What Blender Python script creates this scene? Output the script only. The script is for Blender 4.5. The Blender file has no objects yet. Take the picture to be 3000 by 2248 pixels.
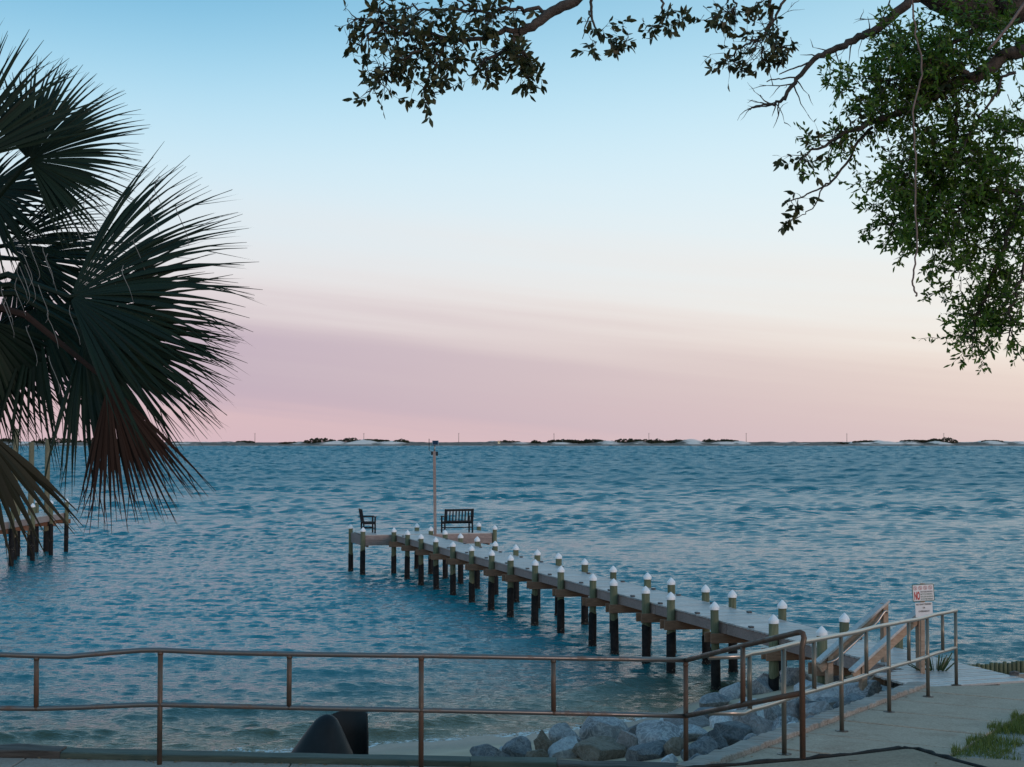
import bpy, bmesh, math, random
import numpy as np
from mathutils import Vector, Matrix, noise

random.seed(7)
RNG = np.random.default_rng(11)
scene = bpy.context.scene
R = math.radians

# ------------------------------------------------------------------ camera
F = 3000 * 50.0 / 36.0            # focal length in photo pixels (photo 3000 x 2248)
HORIZON = 1295.0
PITCH = math.atan((HORIZON - 1124.0) / F)
EYE = Vector((0, 0, 5.0))         # water level is z = 0
cam_d = bpy.data.cameras.new('camera')
cam_d.lens = 50; cam_d.sensor_width = 36; cam_d.clip_start = 0.1; cam_d.clip_end = 12000
cam = bpy.data.objects.new('camera', cam_d)
scene.collection.objects.link(cam)
cam.location = EYE; cam.rotation_euler = (math.pi / 2 + PITCH, 0, 0)
scene.camera = cam

# ------------------------------------------------------------------ sky
SUN_ELEV, SUN_AZ = R(6.0), R(-40.0)      # the sun stands low behind the viewer, a little to the right
world = bpy.data.worlds.new('World'); scene.world = world
world.use_nodes = True
wn, wl = world.node_tree.nodes, world.node_tree.links
for n in list(wn): wn.remove(n)
def srgb(r, g, b):
    f = lambda c: (c / 255 / 12.92) if c / 255 <= 0.04045 else ((c / 255 + 0.055) / 1.055) ** 2.4
    return (f(r), f(g), f(b), 1)
def wnode(t, **kw):
    n = wn.new(t)
    for k, v in kw.items(): setattr(n, k, v)
    return n
def wmath(op, a, b=None, c=None, clamp=False):
    n = wnode('ShaderNodeMath', operation=op); n.use_clamp = clamp
    for i, v in enumerate((a, b, c)):
        if v is None: continue
        if isinstance(v, (int, float)): n.inputs[i].default_value = v
        else: wl.new(v, n.inputs[i])
    return n.outputs[0]
tc = wnode('ShaderNodeTexCoord'); sx = wnode('ShaderNodeSeparateXYZ')
wl.new(tc.outputs['Generated'], sx.inputs[0])
X_, Y_, Z_ = sx.outputs
xc = wmath('MINIMUM', wmath('MAXIMUM', X_, -0.42), 0.42)
low = wmath('SUBTRACT', 1.0, wmath('SMOOTHSTEP' if False else 'MULTIPLY', wmath('SUBTRACT', Z_, 0.08, clamp=True), 8.0, clamp=True), clamp=True)
comb = wnode('ShaderNodeCombineXYZ')
wl.new(wmath('MULTIPLY', X_, 1.6), comb.inputs[0]); wl.new(wmath('MULTIPLY', Y_, 1.6), comb.inputs[1])
wl.new(wmath('MULTIPLY', wmath('ADD', Z_, wmath('MULTIPLY', xc, 0.10)), 42.0), comb.inputs[2])
nz = wnode('ShaderNodeTexNoise'); nz.inputs['Scale'].default_value = 1.0; nz.inputs['Detail'].default_value = 4; nz.inputs['Roughness'].default_value = .5
wl.new(comb.outputs[0], nz.inputs['Vector'])
streak = wmath('MULTIPLY', wmath('SUBTRACT', nz.outputs[0], 0.5), 0.075)
zz = wmath('ADD', Z_, wmath('MULTIPLY', low, wmath('ADD', streak, wmath('MULTIPLY', xc, 0.07))))
zz = wmath('MAXIMUM', zz, 0.0)
def ramp(stops):
    n = wnode('ShaderNodeValToRGB'); cr = n.color_ramp; cr.interpolation = 'B_SPLINE'
    while len(cr.elements) < len(stops): cr.elements.new(0.5)
    for e, (p, c) in zip(cr.elements, stops): e.position = p; e.color = srgb(*c)
    wl.new(zz, n.inputs[0]); return n.outputs[0]
cool = ramp([(0, (216, 186, 194)), (.022, (190, 170, 190)), (.055, (188, 169, 188)), (.082, (210, 193, 202)), (.108, (229, 222, 224)),
             (.15, (220, 232, 240)), (.2, (200, 230, 245)), (.25, (163, 213, 238)), (.30, (117, 183, 219)), (.45, (98, 166, 206)), (.7, (88, 152, 196)), (1, (84, 146, 190))])
warm = ramp([(0, (224, 199, 195)), (.022, (221, 199, 197)), (.055, (231, 212, 204)), (.082, (238, 224, 214)), (.108, (240, 235, 229)),
             (.15, (231, 239, 242)), (.2, (218, 238, 246)), (.25, (200, 231, 244)), (.30, (172, 216, 236)), (.45, (150, 196, 220)), (.7, (122, 176, 208)), (1, (84, 146, 190))])
side = wmath('MULTIPLY_ADD', wmath('ADD', X_, wmath('MULTIPLY', wmath('SUBTRACT', 1.0, Y_), 0.5)), 1.45, 0.26, clamp=True)
mixc = wnode('ShaderNodeMix', data_type='RGBA'); wl.new(side, mixc.inputs['Factor']); wl.new(cool, mixc.inputs[6]); wl.new(warm, mixc.inputs[7])
sky = wnode('ShaderNodeTexSky', sky_type='NISHITA'); sky.sun_disc = False
sky.sun_elevation = SUN_ELEV; sky.sun_rotation = math.pi + SUN_AZ * -1
mix2 = wnode('ShaderNodeMix', data_type='RGBA', blend_type='ADD'); mix2.inputs['Factor'].default_value = 0.02
wl.new(mixc.outputs[2], mix2.inputs[6]); wl.new(sky.outputs[0], mix2.inputs[7])
bg = wnode('ShaderNodeBackground'); bg.inputs[1].default_value = 0.97
wl.new(mix2.outputs[2], bg.inputs[0])
wo = wnode('ShaderNodeOutputWorld'); wl.new(bg.outputs[0], wo.inputs[0])

# ------------------------------------------------------------------ sun
sun_d = bpy.data.lights.new('sun', 'SUN'); sun_d.energy = 1.1; sun_d.angle = R(12); sun_d.color = (1.0, 0.70, 0.60)
sun = bpy.data.objects.new('sun', sun_d); scene.collection.objects.link(sun)
sd = Vector((math.sin(-SUN_AZ) * math.cos(SUN_ELEV), -math.cos(SUN_AZ) * math.cos(SUN_ELEV), math.sin(SUN_ELEV)))   # towards the sun
sun.rotation_euler = sd.to_track_quat('Z', 'Y').to_euler()
sun.location = (6, -12, 9)

# ------------------------------------------------------------------ exposure and render
vs = scene.view_settings
vs.view_transform = 'Standard'; vs.look = 'None'; vs.gamma = 1; vs.exposure = 0.0; vs.use_curve_mapping = False
scene.cycles.use_denoising = True
scene.cycles.max_bounces = 6; scene.cycles.transparent_max_bounces = 12
scene.cycles.caustics_reflective = False; scene.cycles.caustics_refractive = False

# ------------------------------------------------------------------ helpers
col = scene.collection
_f = Vector((0, math.cos(PITCH), math.sin(PITCH))); _u = Vector((0, -math.sin(PITCH), math.cos(PITCH)))
def ray(px, py): return _f + Vector((1, 0, 0)) * ((px - 1500) / F) + _u * ((1124 - py) / F)
def at(px, py, d):
    r = ray(px, py); return EYE + r * (d / r.y)
def atz(px, py, z):
    r = ray(px, py); return EYE + r * ((z - EYE.z) / r.z)

def tag(o, label=None, cat=None, group=None, kind=None):
    if label: o['label'] = label
    if cat: o['category'] = cat
    if group: o['group'] = group
    if kind: o['kind'] = kind
    return o
def empty(name, loc, label, cat, group=None):
    o = bpy.data.objects.new(name, None); col.objects.link(o); o.location = loc; o.empty_display_size = .2
    return tag(o, label, cat, group)
def adopt(o, parent):
    o.parent = parent
    p = parent; loc = Vector((0, 0, 0))
    loc = parent['_wl'] if '_wl' in parent else list(parent.location)
    o.matrix_parent_inverse = Matrix.Translation(-Vector(loc)) if parent.parent is None else Matrix.Translation(-Vector(parent['_w']))
    return o

class MB:
    def __init__(s): s.v = []; s.f = []
    def add(s, vs, fs):
        n = len(s.v); s.v += [tuple(p) for p in vs]; s.f += [tuple(i + n for i in q) for q in fs]
    def box(s, c, size, ax=None, ay=None, az=None):
        ax = Vector(ax or (1, 0, 0)); ay = Vector(ay or (0, 1, 0)); az = Vector(az) if az else ax.cross(ay)
        c = Vector(c); hx, hy, hz = (k / 2 for k in size)
        P = [c + ax * (hx * i) + ay * (hy * j) + az * (hz * k) for k in (-1, 1) for j in (-1, 1) for i in (-1, 1)]
        s.add(P, [(0, 2, 3, 1), (4, 5, 7, 6), (0, 1, 5, 4), (2, 6, 7, 3), (0, 4, 6, 2), (1, 3, 7, 5)]); return s
    def beam(s, a, b, w, h, up=(0, 0, 1)):
        a = Vector(a); b = Vector(b); ax = (b - a).normalized(); ay = Vector(up).cross(ax).normalized(); az = ax.cross(ay)
        return s.box((a + b) / 2, ((b - a).length, w, h), ax, ay, az)
    def tube(s, path, rad, seg=8, cap=True):
        P = [Vector(p) for p in path]; n = len(P)
        if isinstance(rad, (int, float)): rad = [rad] * n
        t = [(P[min(i + 1, n - 1)] - P[max(i - 1, 0)]).normalized() for i in range(n)]
        ref = Vector((0, 0, 1)) if abs(t[0].z) < .9 else Vector((1, 0, 0))
        nrm = (ref - t[0] * ref.dot(t[0])).normalized()
        vs, fs = [], []
        for i in range(n):
            nrm = (nrm - t[i] * nrm.dot(t[i]))
            nrm = nrm.normalized() if nrm.length > 1e-6 else t[i].orthogonal().normalized()
            bi = t[i].cross(nrm)
            for k in range(seg):
                a = 2 * math.pi * k / seg
                vs.append(P[i] + (nrm * math.cos(a) + bi * math.sin(a)) * rad[i])
        for i in range(n - 1):
            for k in range(seg):
                k2 = (k + 1) % seg
                fs.append((i * seg + k, i * seg + k2, (i + 1) * seg + k2, (i + 1) * seg + k))
        if cap:
            fs.append(tuple(range(seg - 1, -1, -1))); fs.append(tuple((n - 1) * seg + k for k in range(seg)))
        s.add(vs, fs); return s
    def lathe(s, c, prof, seg=16):
        c = Vector(c); vs = []; fs = []
        for r, z in prof:
            for k in range(seg):
                a = 2 * math.pi * k / seg; vs.append(c + Vector((r * math.cos(a), r * math.sin(a), z)))
        for i in range(len(prof) - 1):
            for k in range(seg):
                k2 = (k + 1) % seg; fs.append((i * seg + k, i * seg + k2, (i + 1) * seg + k2, (i + 1) * seg + k))
        fs.append(tuple(range(seg - 1, -1, -1))); fs.append(tuple((len(prof) - 1) * seg + k for k in range(seg)))
        s.add(vs, fs); return s
    def prism(s, poly, z0, z1):
        n = len(poly)
        g = lambda z, p: z(p[0], p[1]) if callable(z) else z
        s.add([(p[0], p[1], g(z0, p)) for p in poly] + [(p[0], p[1], g(z1, p)) for p in poly],
              [tuple(range(n - 1, -1, -1)), tuple(range(n, 2 * n))] + [(i, (i + 1) % n, n + (i + 1) % n, n + i) for i in range(n)])
        return s
    def mesh(s, name, mat, smooth=False, origin=(0, 0, 0), bevel=0):
        m = bpy.data.meshes.new(name)
        o = Vector(origin)
        m.from_pydata([tuple(Vector(p) - o) for p in s.v] if o.length else s.v, [], s.f)
        if bevel:
            bm = bmesh.new(); bm.from_mesh(m)
            bmesh.ops.bevel(bm, geom=bm.edges[:], offset=bevel, segments=1, affect='EDGES', profile=.5)
            bm.to_mesh(m); bm.free()
        m.update()
        if smooth: m.polygons.foreach_set('use_smooth', [True] * len(m.polygons))
        if mat: m.materials.append(mat)
        return m
    def build(s, name, mat, parent=None, smooth=False, origin=(0, 0, 0), bevel=0):
        return link(name, s.mesh(name, mat, smooth, origin, bevel), parent, origin)

def link(name, mesh, parent=None, origin=(0, 0, 0)):
    o = bpy.data.objects.new(name, mesh); col.objects.link(o); o.location = origin
    if parent is not None:
        o.parent = parent
        o.matrix_parent_inverse = Matrix.Translation(-wloc(parent))
    return o
def wloc(o):
    # world translation of an object whose chain only translates
    if o.parent is None: return Vector(o.location)
    return Vector(o.location)          # children carry world coordinates through the parent inverse
def smooth_by_angle(m, deg=40):
    m.polygons.foreach_set('use_smooth', [True] * len(m.polygons))
    bm = bmesh.new(); bm.from_mesh(m)
    for e in bm.edges:
        if len(e.link_faces) == 2 and e.calc_face_angle(0) > R(deg): e.smooth = False
    bm.to_mesh(m); bm.free()

# ------------------------------------------------------------------ materials
class NT:
    def __init__(s, name):
        s.m = bpy.data.materials.new(name); s.m.use_nodes = True
        s.n, s.l = s.m.node_tree.nodes, s.m.node_tree.links
        s.b = s.n['Principled BSDF']; s.out = s.n['Material Output']
    def node(s, t, **kw):
        n = s.n.new(t)
        for k, v in kw.items(): setattr(n, k, v)
        return n
    def put(s, sock, v):
        if hasattr(v, 'links') or isinstance(v, bpy.types.NodeSocket): s.l.new(v, sock)
        else: sock.default_value = v
    def math(s, op, *a, clamp=False):
        n = s.node('ShaderNodeMath', operation=op); n.use_clamp = clamp
        for i, v in enumerate(a): s.put(n.inputs[i], v)
        return n.outputs[0]
    def coords(s, scale=(1, 1, 1), kind='Object'):
        t = s.node('ShaderNodeTexCoord'); mp = s.node('ShaderNodeMapping'); mp.inputs['Scale'].default_value = scale
        if kind == 'World':
            g = s.node('ShaderNodeNewGeometry'); s.l.new(g.outputs['Position'], mp.inputs[0])
        else: s.l.new(t.outputs[kind], mp.inputs[0])
        return mp.outputs[0]
    def noise(s, vec, scale, detail=4, rough=.55, dist=0.0):
        n = s.node('ShaderNodeTexNoise'); n.inputs['Scale'].default_value = scale; n.inputs['Detail'].default_value = detail
        n.inputs['Roughness'].default_value = rough; n.inputs['Distortion'].default_value = dist
        s.l.new(vec, n.inputs['Vector']); return n.outputs[0]
    def ramp(s, fac, stops):
        n = s.node('ShaderNodeValToRGB'); cr = n.color_ramp
        while len(cr.elements) < len(stops): cr.elements.new(.5)
        for e, (p, c) in zip(cr.elements, stops): e.position = p; e.color = (*c, 1)
        s.l.new(fac, n.inputs[0]); return n.outputs[0]
    def mix(s, fac, a, b, mode='MIX'):
        n = s.node('ShaderNodeMix', data_type='RGBA', blend_type=mode)
        s.put(n.inputs['Factor'], fac)
        for k, v in ((6, a), (7, b)):
            if isinstance(v, (tuple, list)): n.inputs[k].default_value = (*v[:3], 1)
            else: s.l.new(v, n.inputs[k])
        return n.outputs[2]
    def bump(s, h, strength=.3, dist=.02, nrm=None):
        n = s.node('ShaderNodeBump'); s.put(n.inputs['Strength'], strength); n.inputs['Distance'].default_value = dist
        s.l.new(h, n.inputs['Height'])
        if nrm is not None: s.l.new(nrm, n.inputs['Normal'])
        s.l.new(n.outputs[0], s.b.inputs['Normal']); return n.outputs[0]
    def base(s, c): s.put(s.b.inputs['Base Color'], (*c[:3], 1) if isinstance(c, tuple) else c)
    def rough(s, v): s.put(s.b.inputs['Roughness'], v)

def wood(name, dark, light, scale=(1.5, 14, 14), rough=.75, stain=None, rnd=.25, bump=.35):
    t = NT(name); v = t.coords(scale, 'World' if False else 'Object')
    oi = t.node('ShaderNodeObjectInfo')
    off = t.node('ShaderNodeVectorMath', operation='ADD'); t.l.new(v, off.inputs[0])
    sc = t.node('ShaderNodeVectorMath', operation='SCALE'); sc.inputs[0].default_value = (37, 51, 23); t.l.new(oi.outputs['Random'], sc.inputs['Scale'])
    t.l.new(sc.outputs[0], off.inputs[1]); v = off.outputs[0]
    g = t.noise(v, 2.2, 6, .62, .6); big = t.noise(t.coords((1, 1, 1), 'World'), 1.3, 3)
    c = t.ramp(g, [(.3, dark), (.68, light)])
    c = t.mix(t.math('MULTIPLY', t.math('SUBTRACT', big, .35, clamp=True), 1.1, clamp=True), c, stain or tuple(x * .55 for x in dark))
    val = t.math('MULTIPLY_ADD', oi.outputs['Random'], rnd, 1 - rnd / 2)
    hsv = t.node('ShaderNodeHueSaturation'); t.l.new(c, hsv.inputs['Color']); t.l.new(val, hsv.inputs['Value'])
    t.base(hsv.outputs[0]); t.rough(rough); t.bump(g, bump, .01); return t.m

def plain(name, c1, c2, scale=6, rough=.7, bump=.2, bd=.01, metal=0.0, kind='Object', detail=5, spec=.5):
    t = NT(name); v = t.coords((1, 1, 1), kind); g = t.noise(v, scale, detail, .6)
    t.base(t.ramp(g, [(.32, c1), (.68, c2)])); t.rough(rough); t.b.inputs['Metallic'].default_value = metal; t.b.inputs['Specular IOR Level'].default_value = spec
    if bump: t.bump(t.noise(v, scale * 4, 4), bump, bd)
    return t.m

M = {}
M['plank'] = wood('deck_plank_wood', (.33, .32, .315), (.50, .48, .47), (14, 1.5, 14), .42, bump=.2)
M['fascia'] = wood('pier_board_wood', (.18, .14, .13), (.33, .26, .245), (1.2, 10, 16), .7)
M['beam'] = wood('pier_beam_wood', (.17, .088, .055), (.32, .175, .11), (2, 10, 14), .75)
M['newwood'] = wood('stair_timber_wood', (.24, .155, .105), (.42, .30, .22), (1.6, 12, 12), .7)
M['pile'] = wood('treated_pile_wood', (.07, .078, .04), (.165, .16, .095), (14, 14, 1.2), .8, stain=(.045, .065, .03))
M['oldpile'] = wood('old_mooring_pile_wood', (.085, .08, .045), (.18, .165, .105), (14, 14, 1.2), .85)
M['sleeve'] = plain('black_pile_wrap', (.005, .006, .008), (.018, .018, .019), 9, .8, .3, spec=.2)
M['barnacle'] = plain('barnacle_crust', (.02, .017, .013), (.10, .085, .07), 26, .9, .8)
M['cap'] = plain('white_plastic_cap', (.66, .68, .72), (.80, .81, .83), 5, .45, .05)
M['furniture'] = plain('dark_painted_wood', (.006, .009, .012), (.014, .018, .023), 8, .75, .1, spec=.2)
M['deckdark'] = plain('dark_fixture', (.03, .035, .04), (.07, .075, .08), 10, .5, .1)
M['greenbeam'] = wood('green_treated_timber', (.030, .048, .040), (.075, .105, .085), (1.2, 9, 12), .8)
M['darkbeam'] = wood('rotten_dark_timber', (.02, .018, .017), (.12, .11, .10), (1.0, 14, 14), .85, bump=.8)
M['greybeam'] = wood('grey_weathered_timber', (.20, .155, .125), (.46, .42, .385), (1.0, 14, 14), .85, bump=.9)
M['white'] = plain('white_sign_face', (.62, .60, .62), (.72, .70, .72), 3, .4, 0)
M['red'] = plain('red_sign_ink', (.35, .02, .02), (.45, .03, .025), 3, .45, 0)
M['greenink'] = plain('green_sign_ink', (.012, .07, .05), (.02, .09, .06), 3, .45, 0)
M['blackink'] = plain('black_sign_ink', (.02, .025, .03), (.035, .04, .045), 3, .5, 0)
M['steel'] = plain('grey_steel', (.22, .22, .23), (.36, .36, .37), 12, .4, .1, metal=.8)
M['panel'] = plain('solar_cell_blue', (.006, .012, .03), (.012, .022, .05), 5, .15, 0)
M['blackpipe'] = plain('black_plastic_pipe', (.004, .006, .008), (.010, .013, .017), 4, .5, .15, spec=.22)
M['pipeinside'] = plain('black_pipe_inside', (.004, .004, .005), (.009, .009, .01), 5, .7, .1)

def rusty(name, galv, rust, amount, metal):
    t = NT(name); v = t.coords((1, 1, 1), 'World')
    a = t.noise(v, 3.5, 6, .65); b = t.noise(v, 40, 3, .6)
    sx_ = t.node('ShaderNodeSeparateXYZ'); 
    f = t.math('MULTIPLY', t.math('SUBTRACT', t.math('ADD', a, t.math('MULTIPLY', t.math('SUBTRACT', b, .5), .25)), 1 - amount), 6.0, clamp=True)
    t.base(t.mix(f, galv, t.mix(b, rust, tuple(x * 1.8 for x in rust))))
    t.put(t.b.inputs['Metallic'], t.math('MULTIPLY', t.math('SUBTRACT', 1.0, f), metal)); t.put(t.b.inputs['Roughness'], t.math('MULTIPLY_ADD', f, .35, .36))
    t.bump(b, .25, .002); return t.m
M['rail'] = rusty('rusty_galvanised_rail', (.17, .155, .15), (.075, .042, .028), .47, .75)
M['post'] = rusty('rusted_brown_post', (.10, .08, .065), (.06, .032, .02), .62, .5)
M['ramprail'] = rusty('galvanised_ramp_rail', (.42, .37, .33), (.12, .07, .045), .38, .85)
M['ramppost'] = rusty('galvanised_ramp_post', (.16, .145, .12), (.10, .06, .04), .42, .5)

def concrete(name, c1, c2, stain):
    t = NT(name); v = t.coords((1, 1, 1), 'World')
    a = t.noise(v, 1.7, 7, .7); b = t.noise(v, 34, 4, .75); s_ = t.noise(v, 1.9, 6, .72, .5)
    c = t.ramp(a, [(.3, c1), (.7, c2)])
    c = t.mix(t.math('MULTIPLY', t.math('SUBTRACT', s_, .50, clamp=True), 4.5, clamp=True), c, stain)
    c = t.mix(.5, c, t.ramp(b, [(.3, tuple(x * .55 for x in c1)), (.7, tuple(x * 1.25 for x in c2))]))
    t.base(c); t.rough(.88); t.bump(b, .35, .004); return t.m
M['concrete'] = concrete('path_concrete', (.31, .225, .16), (.47, .36, .275), (.22, .12, .07))
M['apron'] = concrete('apron_concrete', (.21, .15, .10), (.34, .255, .18), (.16, .09, .052))
M['pavement'] = concrete('pavement_concrete', (.22, .175, .145), (.34, .275, .23), (.18, .10, .06))
M['tar'] = plain('gap_black', (.006, .006, .006), (.02, .018, .016), 14, .85, .5)  # near-black for the apron's shaded gap and the bed under the path joints

def rock_mat(name, c1, c2, vein):
    t = NT(name); oi = t.node('ShaderNodeObjectInfo'); v0 = t.coords((1, 1, 1), 'World')
    a = t.noise(v0, 2.2, 7, .65, .5); b = t.noise(v0, 14, 6, .7); w = t.noise(v0, 5, 6, .6, 2.0)
    c = t.ramp(a, [(.28, c1), (.7, c2)])
    c = t.mix(t.math('MULTIPLY', t.math('SUBTRACT', .06, t.math('ABSOLUTE', t.math('SUBTRACT', w, .5)), clamp=True), 11, clamp=True), c, vein)
    c = t.mix(t.math('MULTIPLY', t.math('SUBTRACT', b, .5, clamp=True), 2.5, clamp=True), c, tuple(x * .45 for x in c1))
    val = t.math('MULTIPLY_ADD', oi.outputs['Random'], .5, .75)
    h = t.node('ShaderNodeHueSaturation'); t.l.new(c, h.inputs['Color']); t.l.new(val, h.inputs['Value'])
    t.base(h.outputs[0]); t.rough(.85); t.bump(t.math('ADD', b, t.math('MULTIPLY', a, 1.5)), .7, .05); return t.m
ROCK = {'slate': rock_mat('slate_rock', (.075, .08, .09), (.15, .16, .18), (.26, .26, .27)),
        'grey': rock_mat('grey_limestone_rock', (.12, .125, .14), (.30, .305, .325), (.5, .49, .5)),
        'pale': rock_mat('pale_limestone_rock', (.30, .31, .34), (.52, .52, .54), (.7, .69, .69)),
        'brown': rock_mat('brown_rock', (.07, .055, .042), (.19, .145, .11), (.24, .2, .17)),
        'mauve': rock_mat('mauve_grey_rock', (.15, .13, .13), (.32, .28, .28), (.4, .37, .37))}

def leafmat(name, c1, c2, trans=.25, rough=.5, scale=3.0, spec=.35):
    t = NT(name); v = t.coords((1, 1, 1), 'World'); g = t.noise(v, scale, 3)
    geo = t.node('ShaderNodeNewGeometry')
    r = geo.outputs['Random Per Island']
    c = t.mix(t.math('ADD', t.math('MULTIPLY', r, .7), t.math('MULTIPLY', g, .3)), c1, c2)
    t.base(c); t.rough(rough); t.b.inputs['Specular IOR Level'].default_value = spec
    tr = t.node('ShaderNodeBsdfTranslucent'); t.l.new(c, tr.inputs[0])
    mx = t.node('ShaderNodeMixShader'); mx.inputs[0].default_value = trans
    t.l.new(t.b.outputs[0], mx.inputs[1]); t.l.new(tr.outputs[0], mx.inputs[2]); t.l.new(mx.outputs[0], t.out.inputs[0]); return t.m
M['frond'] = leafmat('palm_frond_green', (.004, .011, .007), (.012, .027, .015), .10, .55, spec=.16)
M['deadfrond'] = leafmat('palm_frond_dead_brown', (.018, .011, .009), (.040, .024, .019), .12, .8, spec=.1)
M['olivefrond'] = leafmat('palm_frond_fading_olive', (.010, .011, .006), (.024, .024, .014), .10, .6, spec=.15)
M['thread'] = plain('palm_thread_fibre', (.09, .09, .085), (.17, .17, .16), 5, .7, 0)
M['palmtrunk'] = plain('palm_trunk_bark', (.05, .04, .03), (.13, .11, .09), 7, .9, .8, .03)
M['oakleaf'] = leafmat('oak_leaf', (.022, .030, .010), (.07, .075, .028), .3)
M['vineleaf'] = leafmat('small_glossy_leaf', (.022, .06, .008), (.12, .22, .025), .45, .4)
M['bark'] = plain('oak_bark', (.022, .017, .014), (.075, .06, .05), 14, .9, .8, .02)
M['vine'] = plain('dry_vine_bark', (.10, .068, .058), (.20, .145, .13), 20, .8, .3)
M['moss'] = leafmat('tree_moss', (.06, .055, .022), (.12, .105, .04), .2, .9)
M['grass'] = leafmat('grass_blade', (.05, .085, .012), (.19, .22, .05), .35, .6)
M['dryblade'] = leafmat('dry_stalk', (.10, .08, .06), (.22, .18, .14), .2, .8)
M['yucca'] = leafmat('spiky_leaf_green', (.015, .035, .012), (.05, .085, .03), .15, .4)
M['litter'] = leafmat('fallen_leaf_brown', (.09, .05, .022), (.28, .18, .085), .1, .8)
M['scrub'] = leafmat('dune_shrub_leaf', (.016, .022, .012), (.05, .052, .028), .1, .8, .05)
M['utility'] = plain('utility_pole_wood', (.10, .08, .07), (.16, .13, .115), .5, .8, 0)
M['hutwall'] = plain('pale_hut_wall', (.7, .62, .42), (.8, .72, .5), 1, .5, 0)
M['hutroof'] = plain('grey_hut_roof', (.12, .11, .11), (.2, .18, .18), 1, .6, 0)
M['glass'] = plain('dark_window_glass', (.02, .025, .03), (.03, .035, .04), 1, .08, 0)

# ================================================================== SETTING
# ------------------------------------------------------------------ terrain heights
SH_X = [-400, -40, -12, -5, -2.45, 0, 1.2, 2.5, 4.5, 6.0, 7.4, 9, 14, 40, 400]
SH_Y = [21, 21, 21.8, 22.7, 23.5, 24.4, 25.0, 25.9, 27.0, 27.3, 26.3, 26.2, 26.6, 27, 27]
E2 = Vector((.504, .8635)); N2 = Vector((.8635, -.504)); R0 = Vector((2.81, 14.82))      # ramp axis, its right-hand normal, first post
def ramp_t(x, y): return (x - R0.x) * E2.x + (y - R0.y) * E2.y
def ramp_s(x, y): return (x - R0.x) * N2.x + (y - R0.y) * N2.y
def path_z(x, y): return 1.782 - .0532 * ramp_t(x, y)
WALL_Y = 13.86
def wall_dist(x, y):      # > 0 on the water side of the timber edging
    if x > 9.0: return np.float64(y - 25.2)
    a = y - WALL_Y
    b = -(ramp_s(x, y) + .32)
    t = ramp_t(x, y)
    d = min(a, b) if True else a
    if t > 7.6: d = max(d, min(y - 22.6, 3)) if x < 7.0 else y - 25.2
    return d
def beach_z(x, y):
    s = np.interp(x, SH_X, SH_Y) - y
    z = .085 * s if s > 0 else .07 * s
    z = min(z, 1.05)
    if x > .2 and x < 7.3:
        w = -(ramp_s(x, y) + .32)
        k = min(1, max(0, (x - .2) / 1.5))
        z = max(z, (1.22 - .22 * max(w, 0)) * k if 1.22 - .22 * max(w, 0) > 0 else z) if s > -2.5 else z
    if x > 7.2 and y < 26: z = max(z, .98 - max(0, y - 25.2) * 1.3)
    return max(z, -3.5)
def land_z(x, y):
    zl = 1.855 - .02 * x if x > -12 else 2.1
    zr = path_z(x, y)
    k = min(1, max(0, (x - .9) / 1.2)); k = k * k * (3 - 2 * k)
    z = zl * (1 - k) + zr * k if x > -12 else zl
    z = min(max(z, 1.25), 2.6)
    if y < 12: 
        q = 1.95 + .12 * (12 - y)
        kk = min(1, (12 - y) / 2); z = z * (1 - kk) + min(q, 3.4) * kk
    if x > 7.4:
        kk = min(1, max(0, ramp_t(x, y) - 6.0)) * min(1, (x - 7.4) / .5); z = z * (1 - kk) + .98 * kk
    return z - (.02 if ramp_s(x, y) > 1.44 else .13)
def ground_z(x, y):
    w = wall_dist(x, y)
    if w <= 0: return land_z(x, y)
    b = beach_z(x, y)
    if w < .25: return land_z(x, y) * (1 - w / .25) + b * (w / .25)
    return b

def axis(parts):
    out = []
    for a, b, st in parts: out += list(np.arange(a, b, st))
    return out
gx = axis([(-400, -40, 40), (-40, -12, 2), (-12, 12, .13), (12, 40, 2), (40, 401, 40)])
gy = axis([(-300, -40, 40), (-40, 8, 2), (8, 30, .13), (30, 60, 3), (60, 91, 15)])
gv = []
for y in gy:
    for x in gx:
        z = ground_z(x, y)
        if -13 < x < 13 and 6 < y < 32: z += .035 * noise.noise((x * .9, y * .9, 3)) + .012 * noise.noise((x * 4, y * 4, 7))
        gv.append((x, y, z))
nx = len(gx)
gf = [(j * nx + i, j * nx + i + 1, (j + 1) * nx + i + 1, (j + 1) * nx + i) for j in range(len(gy) - 1) for i in range(nx - 1)]
def ground_mat():
    t = NT('sandy_ground'); v = t.coords((1, 1, 1), 'World')
    sp = t.node('ShaderNodeSeparateXYZ'); g = t.node('ShaderNodeNewGeometry'); t.l.new(g.outputs['Position'], sp.inputs[0])
    a = t.noise(v, 1.2, 5); b = t.noise(v, 22, 4, .7); c_ = t.noise(v, 90, 2, .6)
    sand = t.ramp(a, [(.3, (.47, .335, .225)), (.7, (.61, .46, .33))])
    wet = t.math('MULTIPLY', t.math('SUBTRACT', .17, t.math('ADD', sp.outputs[2], t.math('MULTIPLY', a, .06))), 9.0, clamp=True)
    sand = t.mix(wet, sand, (.135, .105, .075))
    soil = t.ramp(b, [(.35, (.10, .085, .06)), (.52, (.26, .235, .215)), (.7, (.40, .38, .37))])
    up = t.math('MULTIPLY', t.math('SUBTRACT', sp.outputs[2], 1.22), 8.0, clamp=True)
    c = t.mix(up, sand, soil); c = t.mix(.22, c, t.ramp(c_, [(.3, (.07, .055, .04)), (.7, (.5, .43, .36))]))
    t.base(c); t.put(t.b.inputs['Roughness'], t.math('MULTIPLY_ADD', wet, -.55, .92))
    t.bump(t.math('ADD', b, t.math('MULTIPLY', c_, .3)), .4, .02); return t.m
mb = MB(); mb.v = gv; mb.f = gf
ground = mb.build('ground', ground_mat(), smooth=True); tag(ground, kind='structure')

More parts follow.
